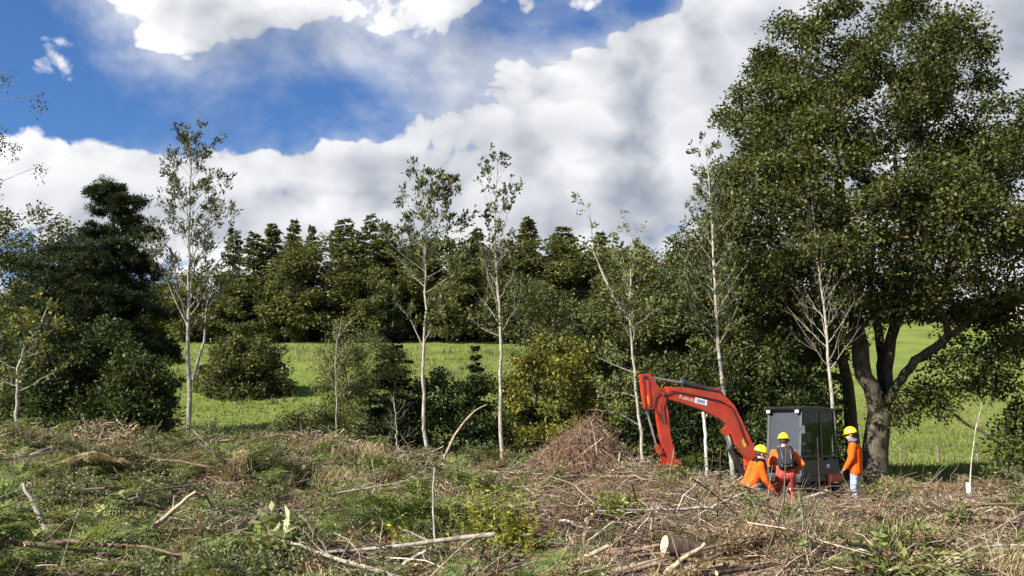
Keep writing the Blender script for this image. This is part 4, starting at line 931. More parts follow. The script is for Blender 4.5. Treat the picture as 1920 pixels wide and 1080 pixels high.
stick('long brown branch lying along the brash in front of the dry grass', [(1520, 990), (1590, 985), (1700, 972)], .03, BRN, twigs=3, seed=25)
stick('dark forked branch jutting up at the right of the dry grass', [(1880, 1035), (1900, 1000), (1925, 960)], .03, DRK, twigs=3, seed=26)
stick('pale thin branch leaning over the dry grass', [(1600, 1010), (1570, 985), (1545, 965)], .016, TAN, seed=27)
stick('dark root stub standing beside the brushwood heap', [(1172, 935), (1165, 900), (1150, 880)], .10, (.07, .045, .032), Y=20.5, r1=.05, name='root_stub', cat='stump', twigs=4, seed=28)
def log_mesh(seed, L, r0, col):
    r = np.random.default_rng(seed); A = Acc(); sx = np.linspace(-.5, .5, 7); pts = np.stack([sx * L, .04 * L * np.sin(sx * 4 + seed), 0 * sx], -1); capped(A, pts, r0 * (1 - .15 * (sx + .5)) * (1 + r.normal(0, .03, 7)), 10, np.array(col)); return A.build('cut_log', M_TWIG, smooth=False, link=False)
def spread_logs():
    r = np.random.default_rng(611); ms = [log_mesh(612, 1.3, .055, (.16, .11, .078)), log_mesh(613, .8, .075, (.11, .08, .06)), log_mesh(614, 1.9, .045, (.24, .18, .13)), log_mesh(615, 1.0, .06, (.20, .145, .10))]
    x, y = scatter(900, r, 9.0, 24, 1.1); k = keep(x, y, lambda px, Y: np.interp(px, [0, 700, 1000, 1500, 1920], [.25, .3, 1, .9, .5]), r) & box_clear(x, y); x, y = x[k][:46], y[k][:46]
    for i in range(len(x)):
        o = link_obj('cut_log', ms[i % 4]); a = r.normal(0, .7); l = .45; z1 = H1(x[i] - math.cos(a) * l, y[i] - math.sin(a) * l); z2 = H1(x[i] + math.cos(a) * l, y[i] + math.sin(a) * l); s_ = r.uniform(.7, 1.2)
        o.location = (x[i], y[i], max((z1 + z2) / 2, H1(x[i], y[i])) + .09); o.rotation_euler = (r.random() * 6, -math.atan2(z2 - z1, 2 * l) + r.normal(0, .08), a); o.scale = (s_, s_, s_); tag(o, 'short cut log with pale ends dropped among the twigs', 'log', 'cut logs among the twigs')
spread_logs()
def sawn_log():
    g0 = ground_hit(1300, 1058)[1]; LR = 17.5 / F * g0; p1 = P(1246, 1021, g0 - .05); p2 = P(1362, 1047, g0 + .12); root_z = H1(p1[0], p1[1]); org = np.array([p1[0], p1[1], root_z]); r = np.random.default_rng(29)
    d = norm(p2 - p1); root = thing('sawn_log', 'short thick log with a pale sawn end facing the clearing', 'log', org)
    q = curve_pts([p1, p1 + (p2 - p1) * .5 + [0, 0, .01], p2], 9); A = Acc(); V, Q = tubes(q[None], (LR + r.normal(0, .003, 9))[None], 16); A.add(V, Q, np.array([.10, .072, .052])); A.build('bark', M_BARK, root, True, org=org)
    ref = norm(np.cross(d, [0, 0, 1])); up = np.cross(ref, d); an = np.linspace(0, 2 * math.pi, 20, endpoint=False); ring = p1 - d * .003 + LR * .95 * (np.cos(an)[:, None] * ref + np.sin(an)[:, None] * up); B = Acc(); VV = np.vstack([ring, p1 - d * .006]); i = np.arange(20)
    B.add(VV, None, np.array([.58, .49, .36]), np.stack([i, (i + 1) % 20, np.full(20, 20)], -1)); B.build('cut_end', M_TWIG, root, org=org)
sawn_log()
def mound_mesh(seed, tw, lv, green):
    r = np.random.default_rng(seed); A = Acc(); n = 420; a = r.uniform(0, 6.28, n); rr = r.random(n) ** .55; top = .55
    zz = top * (1 - rr ** 1.7) * r.uniform(.15, 1, n) * (.5 + .9 * vnoise(a * .9, rr * 2, seed % 40)); L = r.uniform(.25, .8, n); d = norm(np.stack([r.normal(0, 1, n), r.normal(0, .7, n), r.normal(.1, .35, n)], -1)); q = np.linspace(-.5, .5, 4)
    c = np.stack([rr * np.cos(a) * 1.0, rr * np.sin(a) * .7, zz], -1); Pt = c[:, None] + d[:, None] * q[None, :, None] * L[:, None, None]; Pt[:, 1:3] += r.normal(0, .03, (n, 2, 3)); Pt[..., 2] = np.maximum(Pt[..., 2], -.08)
    V, Q = tubes(Pt, r.uniform(.003, .011, n)[:, None] * np.array([1, .95, .8, .5]), 3); A.add(V, Q, np.repeat(pick_cols(tw, n, r), 12, axis=0))
    m = 2600; i = r.integers(0, n, m); u = r.random(m); pos = Pt[i, 0] * (1 - u)[:, None] + Pt[i, 3] * u[:, None] + r.normal(0, .035, (m, 3)); ax = rand_dirs(m, r); nr = rand_dirs(m, r); nr[:, 2] = np.abs(nr[:, 2]) + .3; sz = r.uniform(.6, 1.4, m)
    V, Q, C = leaf_quads(pos, ax, nr, .055 * sz, .020 * sz, pick_cols(lv, m, r)); A.add(V, Q, C); return A.build('brash_mound', M_DRY, link=False)
TW = [((.20, .145, .10), 4), ((.32, .26, .19), 3), ((.11, .075, .05), 2), ((.46, .40, .30), 1.5)]
mounds = {'straw': mound_mesh(701, TW, [((.44, .36, .22), 4), ((.34, .26, .15), 3), ((.20, .21, .08), 2)], 0), 'green': mound_mesh(702, TW, [((.12, .155, .045), 4), ((.18, .20, .075), 3), ((.30, .26, .13), 2)], 1), 'brown': mound_mesh(703, TW, [((.24, .16, .09), 4), ((.15, .10, .06), 3), ((.38, .29, .18), 2)], 0)}
ML = {'straw': 'low mound of brash thick with straw-coloured dead foliage', 'green': 'low mound of brash covered in small green foliage', 'brown': 'low mound of brash thick with dead brown foliage'}
def spread_mounds():
    r = np.random.default_rng(705)
    for (px, Y, k, s_) in [(40, 20, 'green', 1.3), (110, 16, 'straw', 1.0), (200, 21, 'straw', 1.3), (250, 14.5, 'green', 1.0), (330, 19, 'brown', 1.1), (400, 22.5, 'green', 1.3), (430, 16, 'straw', 1.0), (520, 20, 'green', 1.2), (560, 15, 'brown', .9), (590, 23, 'straw', 1.2), (700, 18, 'green', 1.1), (780, 22, 'green', 1.2), (850, 16, 'straw', .9), (900, 20.5, 'brown', 1.1), (1000, 19, 'straw', 1.0), (1060, 14, 'brown', .9),
                          (1130, 17, 'brown', 1.1), (1190, 21, 'straw', 1.1), (1230, 15, 'brown', .9), (1320, 17.2, 'straw', .9), (1390, 14.2, 'brown', .9), (1480, 15.0, 'straw', .85), (1500, 12.3, 'straw', .9), (1600, 16.2, 'brown', .9), (1640, 13.2, 'straw', 1.0), (1700, 19, 'green', 1.0), (1740, 15, 'straw', 1.0), (1800, 20.5, 'straw', 1.0), (1850, 13.5, 'brown', 1.0), (1890, 17.5, 'straw', 1.1), (1790, 11.2, 'straw', .9), (1560, 18.6, 'brown', .7), (20, 12.5, 'green', 1.0)]:
        x = (px - 960) / F * Y; o = link_obj('brash_mound', mounds[k]); o.location = (x, Y, H1(x, Y) - .04); o.rotation_euler = (r.normal(0, .08), r.normal(0, .08), r.normal(0, .5)); o.scale = (s_, s_, s_ * r.uniform(.75, 1.15)); tag(o, ML[k], 'brash', f'{k} brash mounds in the clearing')
spread_mounds()
def brushwood_heap():
    r = np.random.default_rng(31); Y = 22.3; c = P(1088, 905, Y); zg = H1(c[0], Y); org = np.array([c[0], Y, zg]); root = thing('brushwood_heap', 'pointed heap of reddish dead brushwood left of the red arm', 'brushwood', org)
    top = P(1090, 775, Y)[2] - zg; hw = 92 / F * Y; n = 1900
    a = r.uniform(0, 6.28, n); rr = r.random(n) ** .6; zz = top * (1 - rr ** 1.4) * r.uniform(.1, 1, n) * (.55 + .8 * vnoise(a * 1.1, rr * 2, 3)); x = rr * np.cos(a) * hw + .28 * zz; y = rr * np.sin(a) * hw * .8
    L = r.uniform(.3, 1.0, n); d = np.stack([-np.cos(a) * .7, -np.sin(a) * .7, 0 * a + .75], -1) * (1 - .9 * r.random(n))[:, None] + r.normal(0, .6, (n, 3)); d = norm(d); s = np.linspace(-.5, .5, 5)
    Pt = np.stack([x, y, zz + .05], -1)[:, None] + d[:, None] * s[None, :, None] * L[:, None, None]; Pt[..., 2] += (.25 * (.25 - s ** 2))[None] * L[:, None]; Pt[:, 1:4] += r.normal(0, .03, (n, 3, 3)); Pt[..., 2] = np.maximum(Pt[..., 2], -.1)
    V, Q = tubes(Pt, (r.uniform(.003, .009, n))[:, None] * np.linspace(1, .5, 5), 3); A = Acc(); col = pick_cols([((.27, .16, .10), 4), ((.19, .12, .08), 3), ((.36, .27, .19), 4), ((.12, .08, .055), 2)], n, r); A.add(V, Q, np.repeat(col, 15, axis=0)); tag(A.build('twigs', M_TWIG, root), kind='stuff')
    for (pp, rad, cc) in [([(1068, 870), (1100, 845), (1132, 820)], .028, TAN), ([(1160, 885), (1152, 850), (1120, 800)], .06, (.11, .06, .04)), ([(1120, 860), (1116, 820), (1108, 790)], .022, GRY), ([(1160, 865), (1163, 848)], .04, (.36, .31, .24))]:
        q = curve_pts([P(p[0], p[1], Y - .7) for p in pp], 7); B = Acc(); capped(B, q, np.linspace(rad, rad * .5, 7), 6, np.array(cc)); B.build('branch', M_TWIG, root, True, org=org)
    lf = Acc(); m = 60; T = np.stack([r.normal(0, .5, m), r.normal(0, .3, m), r.uniform(.2, top * .9, m)], -1); T[:, 0] *= (1 - T[:, 2] / top * .7); leaf_clumps(lf, T, r, 14, .2, .05, .02, [((.26, .15, .07), 3), ((.18, .11, .05), 2), ((.13, .14, .05), 1)]); lf.build('dead_leaves', M_DRY, root)
brushwood_heap()

# ------------------------------------------------------------------ excavator
M_RED = plain('red_paint', (.35, .028, .009), .5, var=.18, dirt=(.15, .08, .05), dirt_amt=.6, scale=4, coat=.2)
M_BLACK = plain('black_paint', (.018, .019, .021), .45, var=.2, dirt=(.10, .08, .06), dirt_amt=.25, scale=5)
M_DKGREY = plain('cab_grey', (.055, .060, .068), .4, var=.15, scale=5)
M_RUBBER = plain('rubber', (.022, .021, .020), .85, spec=.2, dirt=(.13, .09, .055), dirt_amt=.7, scale=7)
M_STEEL = plain('bright_steel', (.55, .56, .58), .28, metal=.9, var=.1)
M_WHITE = plain('white_plate', (.70, .70, .72), .5, var=.08); M_DECAL = plain('pink_white_decal', (.62, .40, .36), .5, var=.1); M_BLUEGREY = plain('blue_grey_print', (.22, .24, .36), .5, var=.1)
M_YELLOWMARK = plain('yellow_mark', (.55, .32, .04), .5, var=.1); M_LAMP = plain('lamp_lens', (.75, .76, .78), .15, var=.05)
M_SEAT = plain('seat_cloth', (.03, .03, .034), .8, var=.2)
M_GLASS_F = glass_material('front_glass', (.50, .54, .56), .09, .35); M_GLASS = glass_material('cab_glass', (.62, .70, .66), .012)

def bm_box(bm, size, c, rot=None, bevel=0.0):
    b2 = bmesh.new(); bmesh.ops.create_cube(b2, size=1); bmesh.ops.scale(b2, vec=size, verts=b2.verts)
    if bevel: bmesh.ops.bevel(b2, geom=b2.edges[:], offset=bevel, segments=2, affect='EDGES', profile=.6)
    if rot is not None: bmesh.ops.transform(b2, matrix=rot.to_4x4(), verts=b2.verts)
    bmesh.ops.translate(b2, vec=Vector(c), verts=b2.verts); merge(bm, b2)
def merge(bm, b2):
    me = bpy.data.meshes.new('tmp'); b2.to_mesh(me); b2.free(); bm.from_mesh(me); bpy.data.meshes.remove(me)
def bm_cyl(bm, p1, p2, r1, r2=None, seg=14):
    p1 = Vector(p1); p2 = Vector(p2); d = p2 - p1; b2 = bmesh.new(); bmesh.ops.create_cone(b2, cap_ends=True, segments=seg, radius1=r1, radius2=r2 if r2 is not None else r1, depth=d.length)
    q = d.to_track_quat('Z', 'Y'); bmesh.ops.transform(b2, matrix=Matrix.Translation((p1 + p2) / 2) @ q.to_matrix().to_4x4(), verts=b2.verts); merge(bm, b2)
def bm_prism(bm, pts3, thick, normal, bevel=0.0):
    """polygon of 3D points thickened along normal, centred"""
    n = Vector(normal).normalized() * thick / 2; b2 = bmesh.new(); a = [b2.verts.new(Vector(p) - n) for p in pts3]; b = [b2.verts.new(Vector(p) + n) for p in pts3]; k = len(a)
    b2.faces.new(a[::-1]); b2.faces.new(b)
    for i in range(k): b2.faces.new([a[i], a[(i + 1) % k], b[(i + 1) % k], b[i]])
    bmesh.ops.recalc_face_normals(b2, faces=b2.faces[:])
    if bevel:
        eds = [e for e in b2.edges if abs((e.verts[0].co - e.verts[1].co).normalized().dot(n.normalized())) < .5]
        bmesh.ops.bevel(b2, geom=eds, offset=bevel, segments=2, affect='EDGES', profile=.6)
    merge(bm, b2)
def bm_tube(bm, pts, r, seg=8):
    V, Q = tubes(np.array([pts], float), np.full((1, len(pts)), r), seg); vs_ = [bm.verts.new(v) for v in V]
    for q in Q: bm.faces.new([vs_[i] for i in q])
def bobj(name, bm, mat, parent, smooth=False):
    me = bpy.data.meshes.new(name); bm.to_mesh(me); bm.free(); me.materials.append(mat)
    if smooth: me.polygons.foreach_set('use_smooth', np.ones(len(me.polygons), dtype=bool))
    return link_obj(name, me, parent)
def part(name, mat, parent, *boxes, bevel=.01, smooth=False):
    bm = bmesh.new()
    for (s, c) in boxes: bm_box(bm, s, c, bevel=min(bevel, min(s) * .35))
    return bobj(name, bm, mat, parent, smooth)

def build_excavator():
    PHI = R(40); fwd = np.array([-math.cos(PHI), -math.sin(PHI), 0]); lft = np.array([math.sin(PHI), -math.cos(PHI), 0])
    corner = P(1497, 766, 22.9); corner[2] = 0
    org = corner - fwd * .80 - lft * .95; zg = H1(org[0], org[1]) - .06; org[2] = zg
    ex = thing('mini_excavator', 'red and black tracked mini excavator with its boom raised over the brash', 'excavator', org, math.atan2(fwd[1], fwd[0]))
    def loc(w):                               # world -> machine space (x forward, y left, z up)
        d = np.asarray(w) - org; return np.array([d @ fwd, d @ lft, d[2]])
    # tracks
    for s in (-1, 1):
        y = s * .80; n = 40; t = np.linspace(0, 1, n, endpoint=False); L = .85; rr = .27; per = 4 * L + 2 * math.pi * rr; pts = []
        for k in t * per:
            if k < 2 * L: pts.append((-L + k, 2 * rr, 0))
            elif k < 2 * L + math.pi * rr: a = (k - 2 * L) / rr; pts.append((L + rr * math.sin(a), rr + rr * math.cos(a), a))
            elif k < 4 * L + math.pi * rr: pts.append((L - (k - 2 * L - math.pi * rr), 0, math.pi))
            else: a = (k - 4 * L - math.pi * rr) / rr; pts.append((-L - rr * math.sin(a), rr - rr * math.cos(a), math.pi + a))
        bm = bmesh.new()
        for (px, pz, a) in pts: bm_box(bm, (.11, .36, .05), (px, y, pz + .02), Matrix.Rotation(a, 3, 'Y'), .008)
        tr = bobj('track', bm, M_RUBBER, ex)
        bm = bmesh.new(); bm_box(bm, (1.6, .22, .26), (0, y, rr), None, .03); bobj('track_frame', bm, M_BLACK, tr)
        for xx in (-.85, .85):
            bm = bmesh.new(); bm_cyl(bm, (xx, y - .13, rr), (xx, y + .13, rr), .20, seg=20); bobj('wheel', bm, M_BLACK, tr)
    part('undercarriage', M_BLACK, ex, ((1.0, 1.3, .22), (0, 0, .40)), ((.62, .62, .18), (0, 0, .56)), bevel=.03)
    bl = part('dozer_blade', M_BLACK, ex, ((.07, 1.75, .36), (1.52, 0, .24)), ((.12, 1.75, .05), (1.55, 0, .08)), bevel=.01)
    part('blade_arm', M_BLACK, bl, ((.75, .10, .12), (1.14, .42, .30))); part('blade_arm', M_BLACK, bl, ((.75, .10, .12), (1.14, -.42, .30)))
    # house
    part('platform', M_BLACK, ex, ((1.75, 1.85, .16), (-.05, 0, .72)), bevel=.03)
    bm = bmesh.new(); prof = [(-.70, .62), (-1.02, .66), (-1.10, .85), (-1.10, 1.12), (-1.04, 1.22), (-.96, 1.26), (-.70, 1.26)]
    bm_prism(bm, [(a, 0, b) for a, b in prof], 1.80, (0, 1, 0), .04); bobj('engine_cover', bm, M_BLACK, ex)
    bm = bmesh.new(); bm_prism(bm, [(a, 0, b) for a, b in [(-.40, .60), (-1.10, .60), (-1.18, .70), (-1.16, .90), (-.40, .86)]], 1.93, (0, 1, 0), .04); bobj('counterweight', bm, M_RED, ex)
    bm = bmesh.new(); bm_box(bm, (1.2, .80, .55), (.05, -.52, 1.06), None, .05); bobj('side_tank', bm, M_RED, ex)
    part('lower_panel', M_BLACK, ex, ((1.68, .03, .38), (-.10, .955, 1.0)), bevel=.01)
    part('sticker', M_WHITE, ex, ((.13, .004, .09), (-.42, .974, 1.04)), bevel=.001)
    # cab
    x0, x1, y0, y1, zb, zt = -.95, .80, -.06, .95, .80, 2.53
    fx = .62                                   # top of the raked windscreen
    def pil(name, a, b, w=.065): 
        bm = bmesh.new(); a = Vector(a); b = Vector(b); d = b - a; bm_box(bm, (w, w, d.length), (0, 0, 0), None, .012); bmesh.ops.transform(bm, matrix=Matrix.Translation((a + b) / 2) @ d.to_track_quat('Z', 'Y').to_matrix().to_4x4(), verts=bm.verts); return bobj(name, bm, M_DKGREY if 'front' in name else M_BLACK, ex)
    for y in (y0 + .03, y1 - .03):
        pil('front_pillar', (x1 - .03, y, zb), (x1 - .02, y, 1.35)); pil('front_pillar', (x1 - .02, y, 1.33), (fx, y, zt - .04)); pil('door_pillar', (-.22, y, zb), (-.22, y, zt - .04)); pil('rear_pillar', (x0 + .03, y, zb), (x0 + .10, y, zt - .05))
    pil('front_rail', (fx, y0, zt - .07), (fx, y1, zt - .07), .06); pil('front_rail', (x1 - .02, y0, 1.35), (x1 - .02, y1, 1.35), .05); pil('front_rail', (x1 - .03, y0, zb + .03), (x1 - .03, y1, zb + .03), .06)
    pil('rear_rail', (x0 + .1, y0, zt - .07), (x0 + .1, y1, zt - .07), .06); pil('rear_rail', (x0 + .03, y0, 1.35), (x0 + .03, y1, 1.35), .06)
    for y in (y0 + .03, y1 - .03): pil('side_rail', (fx, y, zt - .06), (x0 + .1, y, zt - .07), .06); pil('side_rail', (-.2, y, 1.28), (x0 + .04, y, 1.28), .06)
    bm = bmesh.new(); bm_prism(bm, [(x0 - .02, 0, zt - .06), (x0 + .02, 0, zt), (-.2, 0, zt + .045), (fx + .02, 0, zt + .04), (fx + .16, 0, zt + .0), (fx + .14, 0, zt - .04)], y1 - y0 + .03, (0, 1, 0), .02)
    bmesh.ops.translate(bm, vec=(0, (y0 + y1) / 2, 0), verts=bm.verts); bobj('roof', bm, M_BLACK, ex)
    part('floor', M_BLACK, ex, ((1.5, 1.0, .05), (.04, .445, .83))); part('rear_panel', M_BLACK, ex, ((.04, .98, .48), (x0 + .02, .445, 1.07)))
    def pane(name, pts, mat, parent=ex):
        bm = bmesh.new(); bm_prism(bm, pts, .008, (Vector(pts[1]) - Vector(pts[0])).cross(Vector(pts[2]) - Vector(pts[0]))); return bobj(name, bm, mat, parent)
    a = .05
    pane('windscreen', [(x1 - .015, y0 + a, 1.39), (x1 - .015, y1 - a, 1.39), (fx + .005, y1 - a, zt - .11), (fx + .005, y0 + a, zt - .11)], M_GLASS_F)
    pane('lower_windscreen', [(x1 - .012, y0 + a, zb + .07), (x1 - .012, y1 - a, zb + .07), (x1 - .012, y1 - a, 1.32), (x1 - .012, y0 + a, 1.32)], M_GLASS)
    door = part('door', M_BLACK, ex, ((.05, .035, 1.48), (-.15, y1 + .005, 1.60)), ((.92, .035, .05), (.28, y1 + .005, .86)), ((.92, .035, .04), (.30, y1 + .004, 1.30)), ((.80, .035, .05), (.24, y1 + .005, zt - .08)), bevel=.008)
    part('handle', M_DKGREY, door, ((.14, .05, .03), (-.02, y1 + .04, 1.22)))
    pane('door_glass', [(-.12, y1 + .004, 1.33), (x1 - .06, y1 + .004, 1.33), (fx - .03, y1 + .004, zt - .11), (-.12, y1 + .004, zt - .11)], M_GLASS, door)
    pane('door_glass', [(-.12, y1 + .006, .90), (x1 - .06, y1 + .006, .90), (x1 - .06, y1 + .006, 1.28), (-.12, y1 + .006, 1.28)], M_GLASS, door)
    pane('side_window', [(x0 + .08, y1 - .01, 1.32), (-.26, y1 - .01, 1.32), (-.26, y1 - .01, zt - .11), (x0 + .14, y1 - .01, zt - .11)], M_GLASS)
    pane('side_window', [(x0 + .08, y0 + .01, 1.32), (x1 - .08, y0 + .01, 1.32), (fx - .05, y0 + .01, zt - .11), (x0 + .14, y0 + .01, zt - .11)], M_GLASS)
    pane('rear_window', [(x0 + .045, y0 + a, 1.38), (x0 + .045, y1 - a, 1.38), (x0 + .10, y1 - a, zt - .11), (x0 + .10, y0 + a, zt - .11)], M_GLASS)
    seat = part('seat', M_SEAT, ex, ((.48, .48, .14), (-.12, .44, 1.16)), ((.26, .40, .3), (-.15, .44, .98)), bevel=.04); part('backrest', M_SEAT, seat, ((.13, .46, .62), (-.42, .44, 1.52)), bevel=.05); part('headrest', M_SEAT, seat, ((.10, .26, .16), (-.44, .44, 1.93)), bevel=.04)
    for y in (.16, .72):
        c = part('control_console', M_BLACK, ex, ((.46, .12, .36), (-.02, y, 1.14)), bevel=.03); bm = bmesh.new(); bm_cyl(bm, (.16, y, 1.30), (.19, y, 1.46), .015); bm_cyl(bm, (.19, y, 1.44), (.20, y, 1.54), .026, .02); bobj('joystick', bm, M_RUBBER, c)
    for y in (y0 + .08, y1 - .08):
        l = part('work_lamp', M_BLACK, ex, ((.07, .13, .10), (fx + .10, y, zt - .09)), bevel=.015); part('lens', M_LAMP, l, ((.01, .10, .07), (fx + .139, y, zt - .09)), bevel=.003)
    m = bmesh.new(); bm_tube(m, [(x1 - .01, y1, 1.95), (x1 + .08, y1 + .08, 2.0), (x1 + .10, y1 + .14, 2.0)], .01); mi = bobj('mirror_arm', m, M_BLACK, ex); part('mirror', M_DKGREY, mi, ((.03, .11, .20), (x1 + .10, y1 + .17, 1.98)), bevel=.01)
    bm = bmesh.new(); bm_tube(bm, [(x0 + .12, y1 + .02, 1.45), (x0 + .09, y1 + .06, 1.5), (x0 + .09, y1 + .06, 1.9), (x0 + .13, y1 + .02, 1.95)], .014); bobj('grab_rail', bm, M_DKGREY, ex)
    # boom, swung parallel to the picture of the clearing edge
    BPH = R(14); bd = np.array([-math.cos(BPH), -math.sin(BPH), 0]); bn = np.array([math.sin(BPH), -math.cos(BPH), 0])
    base_w = org + fwd * 1.06 - lft * .38
    def bp(px, py, off=0.0):                   # pixel -> point of the boom's plane, in machine space
        d = ray(px, py); o = np.array([0, 0, CAMZ]); t = ((base_w + bn * off - o) @ bn) / (d @ bn); return loc(o + d * t)
    nl = Vector((bn @ fwd, bn @ lft, 0))
    post = bmesh.new(); b0 = loc(base_w); bm_cyl(post, (b0[0] - .02, b0[1], .62), (b0[0] - .02, b0[1], 1.05), .16); bm_box(post, (.5, .34, .20), (b0[0] - .25, b0[1], .74), None, .03); bobj('swing_post', post, M_BLACK, ex)
    up = [(1248, 725), (1292, 728), (1336, 736), (1360, 745), (1374, 760), (1386, 783), (1398, 810), (1412, 838), (1424, 862)]
    lo = [(1412, 884), (1400, 862), (1380, 836), (1358, 795), (1346, 785), (1314, 769), (1276, 756), (1248, 748)]
    bm = bmesh.new(); bm_prism(bm, [bp(*p) for p in up + [(1430, 880), (1424, 892)] + lo], .20, nl, .015); boom = bobj('boom', bm, M_RED, ex)
    bm = bmesh.new(); bm_prism(bm, [bp(*p) for p in [(1233, 738), (1240, 728), (1256, 728), (1262, 740), (1256, 748), (1240, 748)]], .13, nl, .008); bobj('boom_tip', bm, M_RED, boom)
    bm = bmesh.new(); bm_prism(bm, [bp(*p) for p in [(1334, 737), (1337, 727), (1348, 727), (1358, 744)]], .12, nl, .006); bobj('cylinder_bracket', bm, M_RED, boom)
    bm = bmesh.new(); bm_prism(bm, [bp(*p) for p in [(1362, 800), (1352, 806), (1360, 818), (1370, 812)]], .12, nl, .006); bobj('cylinder_bracket', bm, M_RED, boom)
    # lettering on the near face of the boom
    def flat_text(body, px0, py0, px1, py1, mat, parent, h):
        cu = bpy.data.curves.new('lettering', 'FONT'); cu.body = body; cu.size = 1; cu.extrude = .004; to = bpy.data.objects.new('lettering', cu); COL.objects.link(to); bpy.context.view_layer.update()
        me = bpy.data.meshes.new_from_object(to.evaluated_get(bpy.context.evaluated_depsgraph_get())); bpy.data.objects.remove(to); co = np.array([v.co[:] for v in me.vertices]); w = co[:, 0].max() - co[:, 0].min()
        a = Vector(bp(px0, py0, .104)); b = Vector(bp(px1, py1, .104)); ex_ = (b - a); n_ = nl.normalized(); ux = ex_.normalized(); uy = n_.cross(ux); s = ex_.length / w
        for v in me.vertices: v.co = a + ux * (v.co.x - co[:, 0].min()) * s + uy * v.co.y * s * h + n_ * v.co.z
        me.materials.append(mat); return link_obj('lettering', me, parent)
    flat_text('Kubota', 1274, 747, 1303, 754.5, M_DECAL, boom, 1.0)
    bm = bmesh.new(); bm_prism(bm, [bp(*p, .103) for p in [(1304, 745), (1326, 750.5), (1325, 760.5), (1303, 755)]], .005, nl); pl = bobj('decal_plate', bm, M_WHITE, boom)
    bm = bmesh.new(); bm_prism(bm, [bp(*p, .107) for p in [(1306.5, 747.5), (1322, 751.4), (1321.3, 757.6), (1305.8, 753.8)]], .004, nl); bobj('decal_print', bm, M_BLUEGREY, pl)
    bm = bmesh.new(); bm_prism(bm, [bp(*p, .103) for p in [(1394, 822), (1400, 834), (1396, 840), (1391, 828)]], .004, nl); bobj('warning_decal', bm, M_YELLOWMARK, boom)
    def ram(name, a, b, c, r, rod, off=0.0, parent=ex):   # barrel a-b, rod b-c
        bm = bmesh.new(); bm_cyl(bm, bp(*a, off), bp(*b, off), r, seg=16); o = bobj(name, bm, M_BLACK, parent, False); q0 = np.array(bp(*b, off)); q1 = np.array(bp(*c, off)); bm = bmesh.new(); bm_cyl(bm, q0 - (q1 - q0) * .05, q1, rod, seg=12); bobj('piston_rod', bm, M_STEEL, o)
        bm = bmesh.new(); bm_cyl(bm, q0 - (q1 - q0) / np.linalg.norm(q1 - q0) * .05, q0, r * 1.12, seg=16); bobj('gland', bm, M_DKGREY, o); return o
    ram('arm_cylinder', (1343, 734), (1277, 717), (1209, 706), .075, .032); ram('boom_cylinder', (1396, 893), (1367, 838), (1359, 808), .075, .035); 
    bm = bmesh.new(); bm_tube(bm, [bp(*p, .13) for p in [(1398, 830), (1384, 790), (1372, 764), (1352, 752), (1310, 742), (1262, 733), (1246, 740), (1240, 762), (1244, 790)]], .014); bobj('hose', bm, M_RUBBER, boom)
    bm = bmesh.new(); bm_tube(bm, [bp(*p, .12) for p in [(1250, 742), (1240, 730), (1228, 742), (1224, 760), (1232, 772), (1240, 790)]], .014); bobj('hose', bm, M_RUBBER, boom)
    # arm
    arm_o = [(1199, 702), (1216, 700), (1224, 712), (1234, 726), (1247, 736), (1248, 752), (1252, 780), (1255, 815), (1262, 846), (1267, 868), (1255, 872), (1247, 852), (1238, 826), (1232, 792), (1226, 766), (1214, 768), (1208, 766), (1203, 735)]
    bm = bmesh.new(); bm_prism(bm, [bp(*p) for p in arm_o], .17, nl, .010); arm = bobj('arm', bm, M_RED, ex)
    bm = bmesh.new(); bm_prism(bm, [bp(*p, .09) for p in [(1201, 706), (1206, 706), (1211, 762), (1207, 764)]], .03, nl, .004); bm_prism(bm, [bp(*p, .09) for p in [(1213, 706), (1217, 712), (1221, 760), (1217, 764)]], .03, nl, .004); bobj('guard_plate', bm, M_RED, arm)
    bm = bmesh.new(); bm_prism(bm, [bp(*p, .088) for p in [(1213, 742), (1218, 742), (1219, 756), (1215, 757)]], .004, nl); bobj('warning_decal', bm, M_YELLOWMARK, arm)
    for (px, py, r_) in [(1240, 738, .05), (1207, 707, .035), (1236, 847, .045), (1260, 862, .04), (1345, 733, .035)]:
        bm = bmesh.new(); bm_cyl(bm, np.array(bp(px, py)) - np.array(nl) * .13, np.array(bp(px, py)) + np.array(nl) * .13, r_, seg=14); bobj('pin', bm, M_RED if r_ > .041 else M_BLACK, arm)
    ram('bucket_cylinder', (1211, 752), (1214, 776), (1231, 838), .05, .028, parent=ex)
    bm = bmesh.new(); bm_prism(bm, [bp(*p) for p in [(1228, 836), (1234, 834), (1242, 850), (1236, 853)]], .20, nl, .006); lk = bobj('bucket_link', bm, M_RED, ex)
    bm = bmesh.new(); bm_prism(bm, [bp(*p) for p in [(1231, 843), (1237, 840), (1259, 872), (1252, 876)]], .14, nl, .006); bobj('tipping_link', bm, M_RED, lk)
    bk = [(1246, 858), (1268, 862), (1274, 884), (1268, 904), (1250, 914), (1226, 906), (1238, 898), (1240, 880)]
    bm = bmesh.new()
    for s in (-.26, .26):
        bm_prism(bm, [np.array(bp(*p)) + np.array(nl) * s for p in bk], .03, nl)
    out = bk[1:6]
    for p, q in zip(out[:-1], out[1:]):
        a = np.array(bp(*p)); b = np.array(bp(*q)); v = [bm.verts.new(a - np.array(nl) * .26), bm.verts.new(a + np.array(nl) * .26), bm.verts.new(b + np.array(nl) * .26), bm.verts.new(b - np.array(nl) * .26)]; bm.faces.new(v)
    bucket = bobj('bucket', bm, M_RED, ex)
    for s in (-.2, -.07, .07, .2):
        a = np.array(bp(1228, 906)) + np.array(nl) * s; b = np.array(bp(1217, 900)) + np.array(nl) * s; bm = bmesh.new(); bm_cyl(bm, a, b, .03, .012, 6); bobj('tooth', bm, M_STEEL, bucket)
